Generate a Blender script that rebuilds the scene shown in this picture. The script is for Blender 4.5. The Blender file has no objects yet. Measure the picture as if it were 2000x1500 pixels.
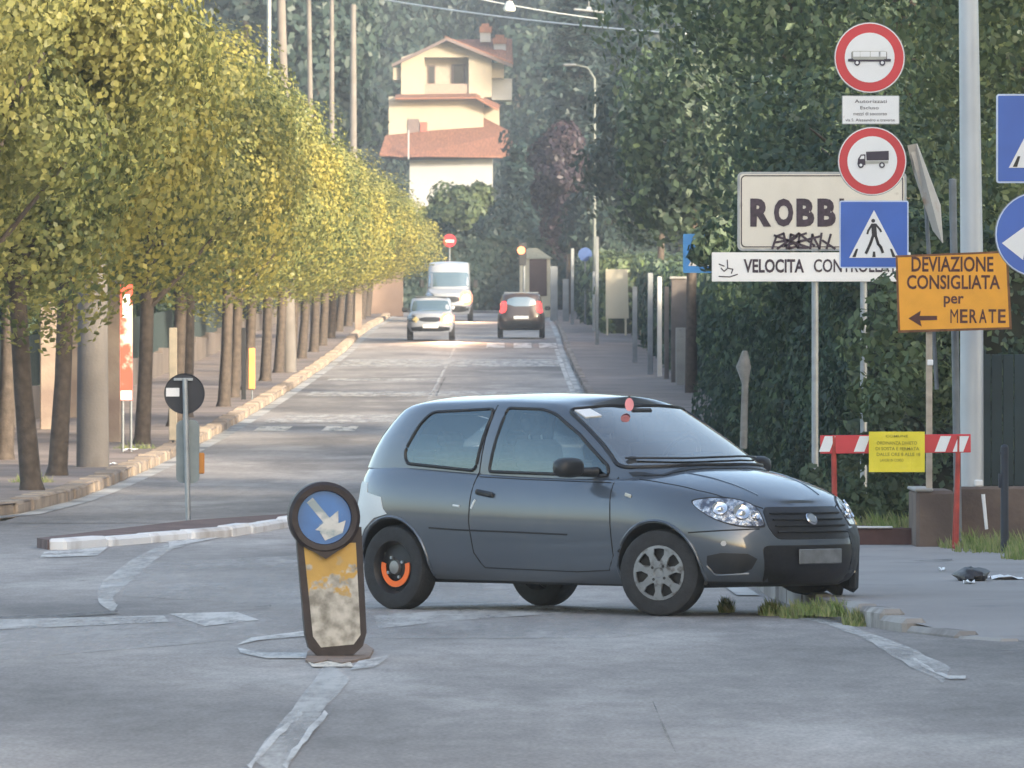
import bpy, math, random
import numpy as np
from mathutils import Vector, Matrix
from mathutils.bvhtree import BVHTree
from mathutils.geometry import delaunay_2d_cdt
random.seed(7); RNG = np.random.default_rng(7)
S = bpy.context.scene; C = S.collection
R = math.radians
# ------------------------------------------------------------------ camera, sky, sun, exposure
F = 17800.0; CH = 1.62; HZ = 728.0                     # focal length in px of a 2000 px wide frame, camera height, horizon row
cam = bpy.data.objects.new('camera', bpy.data.cameras.new('camera')); C.objects.link(cam); S.camera = cam
cam.data.sensor_width = 36; cam.data.lens = F / 2000 * 36
cam.data.clip_start = 1; cam.data.clip_end = 5000
cam.data.dof.use_dof = True; cam.data.dof.focus_distance = 66; cam.data.dof.aperture_fstop = 24
cam.location = (0, 0, CH); cam.rotation_euler = (math.pi / 2 - math.atan((750 - HZ) / F), 0, 0)
SUN_EL, SUN_ROT = R(15), R(140)
w = bpy.data.worlds.new("World"); S.world = w; w.use_nodes = True
sky = w.node_tree.nodes.new('ShaderNodeTexSky'); sky.sky_type = 'NISHITA'; sky.sun_disc = False
sky.sun_elevation = SUN_EL; sky.sun_rotation = SUN_ROT; sky.air_density = 1.0; sky.dust_density = 3.0; sky.ozone_density = .4
w.node_tree.links.new(sky.outputs[0], w.node_tree.nodes['Background'].inputs[0])
w.node_tree.nodes['Background'].inputs[1].default_value = 0.15
sun = bpy.data.objects.new('sun', bpy.data.lights.new('sun', 'SUN')); C.objects.link(sun)
sun.data.energy = 2.7; sun.data.angle = R(7); sun.data.color = (1.0, 0.86, 0.66)
sd = Vector((math.sin(SUN_ROT) * math.cos(SUN_EL), math.cos(SUN_ROT) * math.cos(SUN_EL), math.sin(SUN_EL)))
sun.rotation_euler = sd.to_track_quat('Z', 'Y').to_euler()
S.view_settings.view_transform = 'Standard'; S.view_settings.look = 'None'; S.view_settings.gamma = 1
S.view_settings.exposure = 1.85

# ------------------------------------------------------------------ ground profile and pixel helpers
PY = np.array([-200, 95, 110, 130, 150, 171, 191, 218, 260, 300, 317, 350, 384, 430, 520, 700, 3000.])
PZ = np.array([0, 0, .03, .14, .31, .53, .78, 1.14, 1.75, 2.4, 2.8, 3.35, 3.8, 4.5, 6.0, 9.0, 9.0])
def zr(y):
    return float(np.mean(np.interp([y - 9, y - 4, y, y + 4, y + 9], PY, PZ)))
def W(px, py, D): return Vector(((px - 1000) * D / F, D, CH - (py - HZ) * D / F))
def X(px, D): return (px - 1000) * D / F
def Z(py, D): return CH - (py - HZ) * D / F
def G(px, py, dz=0.0):                                  # where a pixel of the road lies on the ground
    lo, hi = 20., 600.
    f = lambda D: Z(py, D) - (zr(D) + dz)
    for D in np.arange(30, 600, .5):
        if f(D) < 0: break
    return (X(px, D), float(D))

# ------------------------------------------------------------------ materials
def hexc(r, g, b): return (r, g, b, 1)
MATS = {}
def mat(name, col, rough=.6, metal=0, var=.12, scale=6, bump=0, bscale=40, coat=0, emit=None, estr=0, spec=.5, col2=None, thr=None, coords='Object', dirt=None, stretch=None):
    if name in MATS: return MATS[name]
    m = bpy.data.materials.new(name); m.use_nodes = True; nt = m.node_tree; b = nt.nodes['Principled BSDF']; L = nt.links
    tc = nt.nodes.new('ShaderNodeTexCoord'); src = tc.outputs[coords]
    if stretch:
        mp = nt.nodes.new('ShaderNodeMapping'); mp.inputs['Scale'].default_value = stretch; L.new(src, mp.inputs[0]); src = mp.outputs[0]
    n = nt.nodes.new('ShaderNodeTexNoise'); n.inputs['Scale'].default_value = scale; n.inputs['Detail'].default_value = 6; L.new(src, n.inputs['Vector'])
    r = nt.nodes.new('ShaderNodeValToRGB'); L.new(n.outputs[0], r.inputs[0])
    c2 = col2 or tuple(c * (1 - var) for c in col[:3]); c1 = col if col2 else tuple(min(1, c * (1 + var)) for c in col[:3])
    a, z = thr or (.3, .7)
    r.color_ramp.elements[0].position = a; r.color_ramp.elements[1].position = z
    r.color_ramp.elements[0].color = (*c2[:3], 1); r.color_ramp.elements[1].color = (*c1[:3], 1)
    out = r.outputs[0]
    if dirt:
        n2 = nt.nodes.new('ShaderNodeTexNoise'); n2.inputs['Scale'].default_value = dirt[1]; n2.inputs['Detail'].default_value = 8; L.new(src, n2.inputs['Vector'])
        r2 = nt.nodes.new('ShaderNodeValToRGB'); L.new(n2.outputs[0], r2.inputs[0]); r2.color_ramp.elements[0].position = dirt[2]; r2.color_ramp.elements[1].position = dirt[2] + .12
        mx = nt.nodes.new('ShaderNodeMix'); mx.data_type = 'RGBA'; L.new(r2.outputs[0], mx.inputs[0]); L.new(out, mx.inputs[6]); mx.inputs[7].default_value = (*dirt[0][:3], 1); out = mx.outputs[2]
    L.new(out, b.inputs['Base Color'])
    b.inputs['Roughness'].default_value = rough; b.inputs['Metallic'].default_value = metal; b.inputs['Specular IOR Level'].default_value = spec
    if coat: b.inputs['Coat IOR'].default_value = 1.65; b.inputs['Coat Weight'].default_value = coat; b.inputs['Coat Roughness'].default_value = .06
    if bump:
        n3 = nt.nodes.new('ShaderNodeTexNoise'); n3.inputs['Scale'].default_value = bscale; n3.inputs['Detail'].default_value = 5; L.new(tc.outputs[coords], n3.inputs['Vector'])
        bp = nt.nodes.new('ShaderNodeBump'); bp.inputs['Strength'].default_value = bump; bp.inputs['Distance'].default_value = .02; L.new(n3.outputs[0], bp.inputs['Height']); L.new(bp.outputs[0], b.inputs['Normal'])
    if emit: b.inputs['Emission Color'].default_value = (*emit, 1); b.inputs['Emission Strength'].default_value = estr
    MATS[name] = m; return m
def leafmat(name, cols, patchcol, pscale=.5, amt=.6, trans=.35, pos=(0, .35, .7, 1)):
    m = bpy.data.materials.new(name); m.use_nodes = True; nt = m.node_tree; L = nt.links; nt.nodes.remove(nt.nodes['Principled BSDF'])
    g = nt.nodes.new('ShaderNodeNewGeometry'); r = nt.nodes.new('ShaderNodeValToRGB'); L.new(g.outputs['Random Per Island'], r.inputs[0])
    e = r.color_ramp.elements; e[0].color = (*cols[0], 1); e[0].position = pos[0]; e[1].color = (*cols[-1], 1); e[1].position = pos[-1]
    for c, p in zip(cols[1:-1], pos[1:-1]): k = e.new(p); k.color = (*c, 1)
    n = nt.nodes.new('ShaderNodeTexNoise'); n.inputs['Scale'].default_value = pscale; n.inputs['Detail'].default_value = 3; L.new(g.outputs['Position'], n.inputs['Vector'])
    r2 = nt.nodes.new('ShaderNodeValToRGB'); L.new(n.outputs[0], r2.inputs[0]); r2.color_ramp.elements[0].position = .42; r2.color_ramp.elements[1].position = .62
    r2.color_ramp.elements[1].color = (amt, amt, amt, 1)
    mx = nt.nodes.new('ShaderNodeMix'); mx.data_type = 'RGBA'; L.new(r2.outputs[0], mx.inputs[0]); L.new(r.outputs[0], mx.inputs[6]); mx.inputs[7].default_value = (*patchcol, 1)
    d = nt.nodes.new('ShaderNodeBsdfDiffuse'); t = nt.nodes.new('ShaderNodeBsdfTranslucent'); gl = nt.nodes.new('ShaderNodeBsdfGlossy'); gl.inputs['Roughness'].default_value = .45; gl.inputs[0].default_value = (.8, .85, .9, 1)
    L.new(mx.outputs[2], d.inputs[0]); L.new(mx.outputs[2], t.inputs[0])
    s1 = nt.nodes.new('ShaderNodeMixShader'); s1.inputs[0].default_value = trans; L.new(d.outputs[0], s1.inputs[1]); L.new(t.outputs[0], s1.inputs[2])
    s2 = nt.nodes.new('ShaderNodeMixShader'); s2.inputs[0].default_value = .02; L.new(s1.outputs[0], s2.inputs[1]); L.new(gl.outputs[0], s2.inputs[2])
    L.new(s2.outputs[0], nt.nodes['Material Output'].inputs[0]); return m

# ------------------------------------------------------------------ mesh builder and tagging
def tag(o, label=None, cat=None, group=None, kind=None):
    if label: o['label'] = label
    if cat: o['category'] = cat
    if group: o['group'] = group
    if kind: o['kind'] = kind
    return o
def empty(name, loc, rz=0, label=None, cat=None, group=None, parent=None):
    o = bpy.data.objects.new(name, None); C.objects.link(o); o.location = loc; o.rotation_euler = (0, 0, rz); o.empty_display_size = .2
    if parent: o.parent = parent
    return tag(o, label, cat, group)
def copy_tree(o, parent=None):
    c = o.copy(); C.objects.link(c); c.parent = parent
    for ch in list(o.children): copy_tree(ch, c)
    return c
class MB:
    def __init__(s): s.v = []; s.f = []; s.m = []; s.mats = []; s.M = Matrix.Identity(4)
    def mi(s, m):
        if m not in s.mats: s.mats.append(m)
        return s.mats.index(m)
    def add(s, vs, fs, m=None):
        o = len(s.v); s.v += [tuple(s.M @ Vector(v)) for v in vs]; s.f += [tuple(i + o for i in f) for f in fs]; k = s.mi(m); s.m += [k] * len(fs); return s
    def box(s, c, d, m=None, rz=0, bev=0, ry=0, rx=0):
        hx, hy, hz = d[0] / 2, d[1] / 2, d[2] / 2
        Rm = Matrix.Rotation(rz, 3, 'Z') @ Matrix.Rotation(ry, 3, 'Y') @ Matrix.Rotation(rx, 3, 'X'); c = Vector(c)
        if bev:
            b = min(bev, hx * .9, hy * .9, hz * .9); vs = []; fs = []
            idx = {}
            for sx in (-1, 1):
                for sy in (-1, 1):
                    for sz in (-1, 1):
                        for ax in range(3):
                            p = [sx * hx, sy * hy, sz * hz]
                            for a in range(3):
                                if a != ax: p[a] -= (sx, sy, sz)[a] * b
                            idx[(sx, sy, sz, ax)] = len(vs); vs.append(c + Rm @ Vector(p))
            for ax in range(3):
                o = [a for a in range(3) if a != ax]
                for sg in (-1, 1):
                    q = []
                    for (a, bb) in ((-1, -1), (1, -1), (1, 1), (-1, 1)):
                        k = [0, 0, 0]; k[ax] = sg; k[o[0]] = a; k[o[1]] = bb; q.append(idx[(*k, ax)])
                    fs.append(q)
            for ax in range(3):                    # edges along ax
                o = [a for a in range(3) if a != ax]
                for a in (-1, 1):
                    for bb in (-1, 1):
                        k0 = [0, 0, 0]; k0[o[0]] = a; k0[o[1]] = bb; k1 = list(k0); k0[ax] = -1; k1[ax] = 1
                        fs.append([idx[(*k0, o[0])], idx[(*k0, o[1])], idx[(*k1, o[1])], idx[(*k1, o[0])]])
            for sx in (-1, 1):
                for sy in (-1, 1):
                    for sz in (-1, 1): fs.append([idx[(sx, sy, sz, a)] for a in range(3)])
            return s.add(vs, fs, m)
        vs = [c + Rm @ Vector((x * hx, y * hy, z * hz)) for x in (-1, 1) for y in (-1, 1) for z in (-1, 1)]
        return s.add(vs, [(0, 1, 3, 2), (4, 6, 7, 5), (0, 4, 5, 1), (2, 3, 7, 6), (0, 2, 6, 4), (1, 5, 7, 3)], m)
    def tube(s, pts, r, m=None, n=10, cap=True):
        pts = [Vector(p) for p in pts]; rs = r if isinstance(r, (list, tuple)) else [r] * len(pts); vs = []; fs = []
        for i, p in enumerate(pts):
            t = (pts[min(i + 1, len(pts) - 1)] - pts[max(i - 1, 0)]).normalized()
            a = t.cross(Vector((0, 0, 1))) if abs(t.z) < .9 else t.cross(Vector((1, 0, 0))); a.normalize(); b = t.cross(a)
            vs += [p + (a * math.cos(2 * math.pi * k / n) + b * math.sin(2 * math.pi * k / n)) * rs[i] for k in range(n)]
        for i in range(len(pts) - 1):
            for k in range(n): fs.append((i * n + k, i * n + (k + 1) % n, (i + 1) * n + (k + 1) % n, (i + 1) * n + k))
        if cap: fs.append(tuple(range(n))); fs.append(tuple(range((len(pts) - 1) * n, len(pts) * n)))
        return s.add(vs, fs, m)
    def prism(s, poly, y0, y1, m=None, edge=None):          # polygon in x,z between two depths
        n = len(poly); vs = [(p[0], y0, p[1]) for p in poly] + [(p[0], y1, p[1]) for p in poly]
        s.add(vs, [tuple(range(n)), tuple(range(2 * n - 1, n - 1, -1))], m)
        return s.add(vs, [(i, (i + 1) % n, (i + 1) % n + n, i + n) for i in range(n)], edge or m)
    def flat(s, poly, y, m): return s.add([(p[0], y, p[1]) for p in poly], [tuple(range(len(poly)))], m)
    def stroke(s, pts, wd, y, m):
        for a, b in zip(pts, pts[1:]):
            a = Vector(a); b = Vector(b); d = (b - a); 
            if d.length < 1e-6: continue
            d.normalize(); n = Vector((-d.y, d.x)) * wd / 2; e = d * wd * .3
            s.flat([a - n - e, b - n + e, b + n + e, a + n - e], y, m)
        return s
    def lathe(s, prof, m=None, n=32, axis='Y', c=(0, 0, 0)):  # profile of (radius, offset along axis)
        vs = []; fs = []; c = Vector(c)
        for (r, a) in prof:
            for k in range(n):
                t = 2 * math.pi * k / n; u, v = r * math.cos(t), r * math.sin(t)
                vs.append(c + Vector((u, a, v) if axis == 'Y' else (u, v, a)))
        for i in range(len(prof) - 1):
            for k in range(n): fs.append((i * n + k, i * n + (k + 1) % n, (i + 1) * n + (k + 1) % n, (i + 1) * n + k))
        return s.add(vs, fs, m)
    def text(s, body, x0, x1, z0, z1, y, m, bold=.02, skew=0):
        cu = bpy.data.curves.new('t', 'FONT'); cu.body = body; cu.offset = bold; cu.resolution_u = 3
        o = bpy.data.objects.new('t', cu); C.objects.link(o); bpy.context.view_layer.update()
        me = bpy.data.meshes.new_from_object(o.evaluated_get(bpy.context.evaluated_depsgraph_get()))
        co = [v.co.copy() for v in me.vertices]; fs = [tuple(p.vertices) for p in me.polygons]
        bpy.data.objects.remove(o); bpy.data.curves.remove(cu); bpy.data.meshes.remove(me)
        ax = min(c.x for c in co); bx = max(c.x for c in co); ay = min(c.y for c in co); by = max(c.y for c in co)
        return s.add([(x0 + (c.x - ax) / (bx - ax) * (x1 - x0), y, z0 + (c.y - ay) / (by - ay) * (z1 - z0)) for c in co], fs, m)
    def build(s, name, m=None, parent=None, loc=None, smooth=None):
        me = bpy.data.meshes.new(name); me.from_pydata(s.v, [], s.f)
        ms = [x if x is not None else m for x in s.mats]
        for x in ms: me.materials.append(x)
        me.polygons.foreach_set('material_index', s.m); me.update()
        if smooth: me.shade_smooth(); me.set_sharp_from_angle(angle=R(smooth))
        o = bpy.data.objects.new(name, me); C.objects.link(o)
        if parent: o.parent = parent
        if loc is not None: o.location = loc
        return o
def disc(cx, cz, r, n=40): return [(cx + r * math.cos(2 * math.pi * k / n), cz + r * math.sin(2 * math.pi * k / n)) for k in range(n)]
def rrect(cx, cz, wd, h, r, n=5):
    o = []
    for (sx, sz, a0) in ((1, 1, 0), (-1, 1, 90), (-1, -1, 180), (1, -1, 270)):
        for k in range(n + 1):
            a = R(a0 + 90 * k / n); o.append((cx + sx * (wd / 2 - r) + r * math.cos(a), cz + sz * (h / 2 - r) + r * math.sin(a)))
    return o
def fixnormals(o):
    import bmesh
    b = bmesh.new(); b.from_mesh(o.data); bmesh.ops.recalc_face_normals(b, faces=b.faces); b.to_mesh(o.data); b.free()

# shared materials
M = dict(
 asphalt=None,
 galv=mat('galvanised', (.33, .36, .39), .45, .6, .15, 8),
 galvd=mat('galvanised_dull', (.16, .18, .2), .5, .3, .2, 8),
 white=mat('sign_white', (.78, .79, .8), .4, 0, .04, 3, dirt=((.45, .43, .4), 5, .68)),
 cream=mat('sign_cream', (.62, .6, .54), .5, 0, .06, 3, dirt=((.4, .37, .32), 6, .7)),
 red=mat('sign_red', (.58, .035, .05), .4, 0, .1, 4),
 blue=mat('sign_blue', (.02, .11, .47), .35, 0, .1, 3),
 black=mat('sign_black', (.02, .02, .025), .5, 0, .2, 8),
 ink=mat('faded_black_lettering', (.05, .035, .05), .7, 0, .4, 30),
 orange=mat('sign_orange', (.85, .37, .025), .5, 0, .08, 5, dirt=((.5, .24, .05), 9, .7)),
 rust=mat('rust_brown', (.2, .09, .04), .8, 0, .3, 14),
 wood=mat('weathered_wood', (.42, .36, .29), .8, 0, .2, 10),
 conc=mat('concrete', (.36, .35, .33), .9, 0, .15, 3, .3, 60, dirt=((.22, .2, .18), 4, .6)),
 concd=mat('dark_concrete', (.17, .15, .14), .9, 0, .25, 3, .3, 60),
 tyre=mat('tyre_rubber', (.018, .019, .022), .75, 0, .3, 20, .2, 60),
 plastic=mat('black_plastic', (.014, .016, .02), .45, 0, .2, 10),
 bark=mat('bark', (.075, .06, .05), .9, 0, .35, 9, .6, 25),
)

# ------------------------------------------------------------------ ground, roads, pavements
def sheet(name, xs, ys, dz, m, zf=zr):
    b = MB(); n = len(ys); vs = []
    for x in xs:
        for y in ys: vs.append((x, y, zf(y) + dz))
    fs = [(i * n + j, (i + 1) * n + j, (i + 1) * n + j + 1, i * n + j + 1) for i in range(len(xs) - 1) for j in range(n - 1)]
    b.add(vs, fs, m); o = b.build(name, m); o['kind'] = 'structure'; return o
asph = mat('asphalt', (.38, .345, .32), .85, 0, 0, .26, .12, 18, col2=(.17, .155, .147), thr=(.36, .62), stretch=(1, .28, 1), coords='Object', dirt=((.40, .37, .345), .5, .56), spec=.35)
def add_fine(m, sc, lo, hi):
    nt = m.node_tree; b = nt.nodes['Principled BSDF']; l = b.inputs['Base Color'].links[0]; src = l.from_socket
    tc = nt.nodes.new('ShaderNodeTexCoord'); n = nt.nodes.new('ShaderNodeTexNoise'); n.inputs['Scale'].default_value = sc; n.inputs['Detail'].default_value = 8; mp = nt.nodes.new('ShaderNodeMapping'); mp.inputs['Scale'].default_value = (1, .22, 1); nt.links.new(tc.outputs['Object'], mp.inputs[0]); nt.links.new(mp.outputs[0], n.inputs['Vector'])
    mr = nt.nodes.new('ShaderNodeMapRange'); mr.inputs[1].default_value = .3; mr.inputs[2].default_value = .7; mr.inputs[3].default_value = lo; mr.inputs[4].default_value = hi; nt.links.new(n.outputs[0], mr.inputs[0])
    mx = nt.nodes.new('ShaderNodeMix'); mx.data_type = 'RGBA'; mx.blend_type = 'MULTIPLY'; mx.inputs[0].default_value = 1; nt.links.new(src, mx.inputs[6]); nt.links.new(mr.outputs[0], mx.inputs[7]); nt.links.new(mx.outputs[2], b.inputs['Base Color'])
add_fine(asph, 7, .86, 1.12); add_fine(asph, 1.6, .88, 1.1); add_fine(asph, 45, .8, 1.2)
pave = mat('pavement_brown', (.23, .185, .165), .9, 0, .3, .6, .4, 20, dirt=((.24, .2, .17), 1.5, .58))
paveg = mat('pavement_grey', (.29, .27, .26), .9, 0, .15, .5, .4, 20, dirt=((.2, .195, .195), 1.2, .6))
soil = mat('soil_red', (.14, .09, .08), .95, 0, .35, 4, .5, 20)
grassg = mat('ground_grass', (.06, .075, .035), .95, 0, .4, 1.5)
ysr = list(np.arange(98, 460, 4.))
zg = lambda y: zr(y) if y < 470 else zr(470) + (y - 470) * .02
sheet('ground', [-400, -60, -20, 0, 20, 60, 400], list(np.arange(-60, 480, 6.)) + [480, 520, 600, 800, 1600, 1850], -.05, grassg, lambda y: zr(y) if y < 470 else zr(470) + min(y - 470, 200) * .02)
sheet('road', list(np.arange(-40, 15, 1.)), list(np.arange(10, 99.9, 1.)), 0, asph)
sheet('road', list(np.linspace(-5.5, 1.85, 12)), [97.5] + ysr + [460], .004, asph)
LK = [(-30, 92.5), (-12, 94.2), (-7.4, 96.2), (-6.1, 98.6), (-5.6, 103), (-5.42, 111)] + [(-5.4, y) for y in range(116, 456, 5)]
RK = [(2.95, 54.9), (2.7, 55.6), (2.45, 56.8), (2.2, 58.5), (2.0, 61), (1.85, 66), (1.77, 74)] + [(1.75, y) for y in range(80, 456, 5)]
def strip(name, pts, xo, dz, m, flip=False):
    b = MB(); vs = []
    for (x, y) in pts: vs += [(x, y, zr(y) + dz), (xo, max(y, 0), zr(y) + dz)]
    b.add(vs, [(2 * i, 2 * i + 1, 2 * i + 3, 2 * i + 2) for i in range(len(pts) - 1)], m); o = b.build(name, m); o['kind'] = 'structure'; return o
strip('pavement', [(-7.2, 96.6)] + [p for p in LK if p[1] > 98], -9.6, .13, pave)
strip('verge', [(-9.6, y) for y in range(95, 457, 6)], -40, .1, grassg)
rampb = MB(); rampb.add([(3.0, 55.0, .003), (9, 55.0, .003), (9, 61, .12), (2.0, 61, .12), (2.25, 58.5, .115), (2.5, 56.9, .06), (2.75, 55.7, .02)], [(0, 1, 6), (6, 1, 5), (5, 1, 2), (5, 2, 4), (4, 2, 3)]); o = rampb.build('pavement', paveg); o['kind'] = 'structure'
strip('pavement', [p for p in RK if 61 <= p[1] <= 96], 9, .12, paveg)
strip('pavement', [p for p in RK if p[1] >= 95], 9, .124, pave)
def kerb(name, pts, wd, h, m, side, seg=1.0, jit=.02, gap=.04):
    b = MB(); P = [Vector((x, y, 0)) for x, y in pts]; rs = random.Random(3)
    for a, c in zip(P, P[1:]):
        n = max(1, round((c - a).length / seg)); d = (c - a) / n; t = d.normalized(); nn = Vector((-t.y, t.x, 0)) * side
        for i in range(n):
            m0 = a + d * (i + .5) + nn * (wd / 2 + rs.uniform(-jit, jit)); z = zr(m0.y); slope = math.atan2(zr(m0.y + 1) - zr(m0.y), 1)
            hh = (h if name != 'kerb' or side > 0 else h * min(1, max(.12, (m0.y - 55) / 3.2))) + rs.uniform(-jit, jit) * .4
            b.box((m0.x, m0.y, z + hh / 2 - .03), (wd, d.length - gap * rs.uniform(.4, 1.6), hh + .06), m, rz=math.atan2(t.y, t.x) - math.pi / 2 + rs.uniform(-.01, .01), bev=.03)
    o = b.build(name, m); o['kind'] = 'structure'; return o
kst = mat('kerb_stone', (.38, .31, .245), .85, 0, 0, 1.1, .3, 12, col2=(.2, .165, .14), thr=(.38, .64), dirt=((.46, .42, .37), 3, .62))
kst2 = mat('kerb_stone_grey', (.33, .31, .29), .85, 0, 0, .8, .5, 12, col2=(.18, .16, .15), thr=(.4, .6), dirt=((.45, .43, .4), 2, .6))
kerb('kerb', LK, .3, .15, kst, 1, 1.1, .03, .03)
kerb('kerb', RK, .16, .13, kst2, -1, 1.0)
def wear(name, col, lo, hi, sc=3.0, mx_=1.0):
    m = mat(name, col, .75, 0, .12, 3); nt = m.node_tree; b = nt.nodes['Principled BSDF']; tc = nt.nodes.new('ShaderNodeTexCoord')
    n = nt.nodes.new('ShaderNodeTexNoise'); n.inputs['Scale'].default_value = sc; n.inputs['Detail'].default_value = 10; n.inputs['Roughness'].default_value = .7; mp = nt.nodes.new('ShaderNodeMapping'); mp.inputs['Scale'].default_value = (2.4, .25, 1); nt.links.new(tc.outputs['Object'], mp.inputs[0]); nt.links.new(mp.outputs[0], n.inputs['Vector'])
    r = nt.nodes.new('ShaderNodeMapRange'); r.inputs[1].default_value = lo; r.inputs[2].default_value = hi; r.inputs[3].default_value = 0; r.inputs[4].default_value = mx_; nt.links.new(n.outputs[0], r.inputs[0]); nt.links.new(r.outputs[0], b.inputs['Alpha']); return m
gut = mat('gutter_paint', (.5, .49, .47), .8, 0, 0, .5, .2, 20, col2=(.2, .2, .2), thr=(.38, .6))
def ribbon(name, pts, wd, m, dz=.008, sub=1, z=None):
    b = MB(); P = []
    for a, c in zip(pts, pts[1:]):
        for k in range(sub): P.append((a[0] + (c[0] - a[0]) * k / sub, a[1] + (c[1] - a[1]) * k / sub))
    P.append(pts[-1]); vs = []
    for i, p in enumerate(P):
        t = Vector((P[min(i + 1, len(P) - 1)][0] - P[max(i - 1, 0)][0], P[min(i + 1, len(P) - 1)][1] - P[max(i - 1, 0)][1])).normalized()
        for s_ in (-1, 1): vs.append((p[0] - t.y * wd / 2 * s_, p[1] + t.x * wd / 2 * s_, zr(p[1]) + dz))
    b.add(vs, [(2 * i, 2 * i + 1, 2 * i + 3, 2 * i + 2) for i in range(len(P) - 1)], m); o = b.build(name, m); o['kind'] = 'structure'; return o
ribbon('gutter', [(x + .16, y) for x, y in LK[3:]], .24, gut, .010)
ribbon('gutter', [(x - .14, y) for x, y in RK[5:]], .16, gut, .010)
paint = wear('road_paint_worn', (.66, .64, .61), .26, .54, 1.5, .8)
paint2 = wear('road_paint_faint', (.60, .58, .55), .28, .60, 1.6, .72)
patchm = wear('asphalt_patch', (.48, .45, .425), .40, .66, .45, .75)
painty = wear('road_paint_cream', (.74, .66, .55), .32, .5, 2.2, .95)
def pixpoly(name, pts, m, dz=.008):
    P = [G(*p) for p in pts]; b = MB(); b.add([(x, y, zr(y) + dz) for x, y in P], [tuple(range(len(P)))], m); o = b.build(name, m); o['kind'] = 'structure'; return o
def pixline(name, pts, wpx, m, dz=.008):
    up = []; dn = []
    for i, p in enumerate(pts):
        q = wpx[i] if isinstance(wpx, (list, tuple)) else wpx
        a = pts[max(i - 1, 0)]; c = pts[min(i + 1, len(pts) - 1)]; d = Vector((c[0] - a[0], c[1] - a[1])).normalized(); n = (-d.y * q / 2, d.x * q / 2)
        up.append((p[0] + n[0], p[1] + n[1])); dn.append((p[0] - n[0], p[1] - n[1]))
    U = [G(*p) for p in up]; V = [G(*p) for p in dn]; b = MB(); vs = []
    for u, v in zip(U, V): vs += [(u[0], u[1], zr(u[1]) + dz), (v[0], v[1], zr(v[1]) + dz)]
    b.add(vs, [(2 * i, 2 * i + 1, 2 * i + 3, 2 * i + 2) for i in range(len(U) - 1)], m); o = b.build(name, m); o['kind'] = 'structure'; return o
for P_ in ([(-200, 1236), (240, 1206), (1000, 1180), (1500, 1206), (1200, 1250), (500, 1252), (-100, 1300)], [(250, 1104), (700, 1080), (1040, 1100), (1010, 1176), (560, 1188), (240, 1168)]):
    pixpoly('road_patch', P_, patchm, .004)
# centre line towards the camera: two white edges with a worn grey band between
def chk(p, it=2):
    for _ in range(it):
        q = [p[0]]
        for a, c in zip(p, p[1:]): q += [tuple(a[k] * .75 + c[k] * .25 for k in range(len(a))), tuple(a[k] * .25 + c[k] * .75 for k in range(len(a)))]
        p = q + [p[-1]]
    return p
def worn_line(pts, m, dz=.008): q = chk(pts); pixline('road_marking', [(a, c) for a, c, w_ in q], [w_ for a, c, w_ in q], m, dz)
worn_line([(662, 1316, 54), (612, 1375, 50), (580, 1425, 56), (518, 1506, 62)], paint2, .006)
worn_line([(590, 1400, 10), (552, 1430, 11), (486, 1506, 13)], paint, .009); worn_line([(638, 1398, 9), (604, 1436, 10), (556, 1506, 12)], paint, .009)
# island round the plastic bollard
pixpoly('road_marking', [(462, 1266), (490, 1250), (600, 1238), (612, 1244), (505, 1256)], paint)
pixpoly('road_marking', [(464, 1272), (510, 1280), (600, 1282), (606, 1290), (520, 1291), (470, 1280)], paint)
pixpoly('road_marking', [(684, 1312), (700, 1296), (756, 1284), (758, 1290), (732, 1310)], paint)
pixpoly('road_marking', [(600, 1296), (680, 1290), (690, 1306), (610, 1310)], painty)
# curved worn line and bands
worn_line([(570, 1021, 9), (500, 1033, 10), (420, 1048, 12), (340, 1064, 14), (290, 1090, 24), (245, 1125, 34), (205, 1158, 36), (208, 1180, 26), (226, 1192, 16)], paint2, .006)
worn_line([(570, 1021, 8), (500, 1033, 9), (420, 1048, 11), (330, 1066, 12)], paint, .009)
pixpoly('road_marking', [(330, 1204), (460, 1200), (506, 1216), (400, 1228)], paint)
pixpoly('road_marking', [(-60, 1216), (320, 1208), (330, 1218), (-60, 1236)], paint2)
pixpoly('road_marking', [(86, 1080), (212, 1070), (190, 1088), (78, 1092)], paint)
pixpoly('road_marking', [(730, 1206), (1000, 1186), (1200, 1196), (900, 1214), (740, 1232)], paint2)
# right edge line
worn_line([(1556, 1208, 5), (1620, 1220, 9), (1690, 1244, 14), (1740, 1268, 26), (1790, 1294, 34), (1850, 1325, 34)], paint2, .006)
worn_line([(1784, 1290, 5), (1832, 1326, 6), (1886, 1327, 6)], paint, .009)
# raised crossing far up the road
for k in range(-1, 7):
    x0 = X(500, 172) + k * 1.27
    if x0 < -5.0 or x0 > 1.0: continue
    b = MB(); b.add([(x0, 170, zr(170) + .012), (x0 + .62, 170, zr(170) + .012), (x0 + .62, 175, zr(175) + .012), (x0, 175, zr(175) + .012)], [(0, 1, 2, 3)]); o = b.build('road_marking', painty); o['kind'] = 'structure'
for (y0, y1, x0, x1, m_) in ((179, 183.5, -4.9, -1.0, paint2), (184, 188, -4.6, 1.6, paint2), (212, 219, -4.8, 1.6, paint2), (262, 276, -5, 1.6, paint2), (236, 240, -4.8, -1.9, paint2)):
    b = MB(); b.add([(x0, y0, zr(y0) + .012), (x1, y0, zr(y0) + .012), (x1, y1, zr(y1) + .012), (x0, y1, zr(y1) + .012)], [(0, 1, 2, 3)]); o = b.build('road_marking', m_); o['kind'] = 'structure'
ribbon('road_marking', [(-1.9, y) for y in range(176, 330, 6)], .08, paint2, .016)
ribbon('road_marking', [(1.45, y) for y in range(190, 300, 6)], .12, paint, .016)
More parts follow.
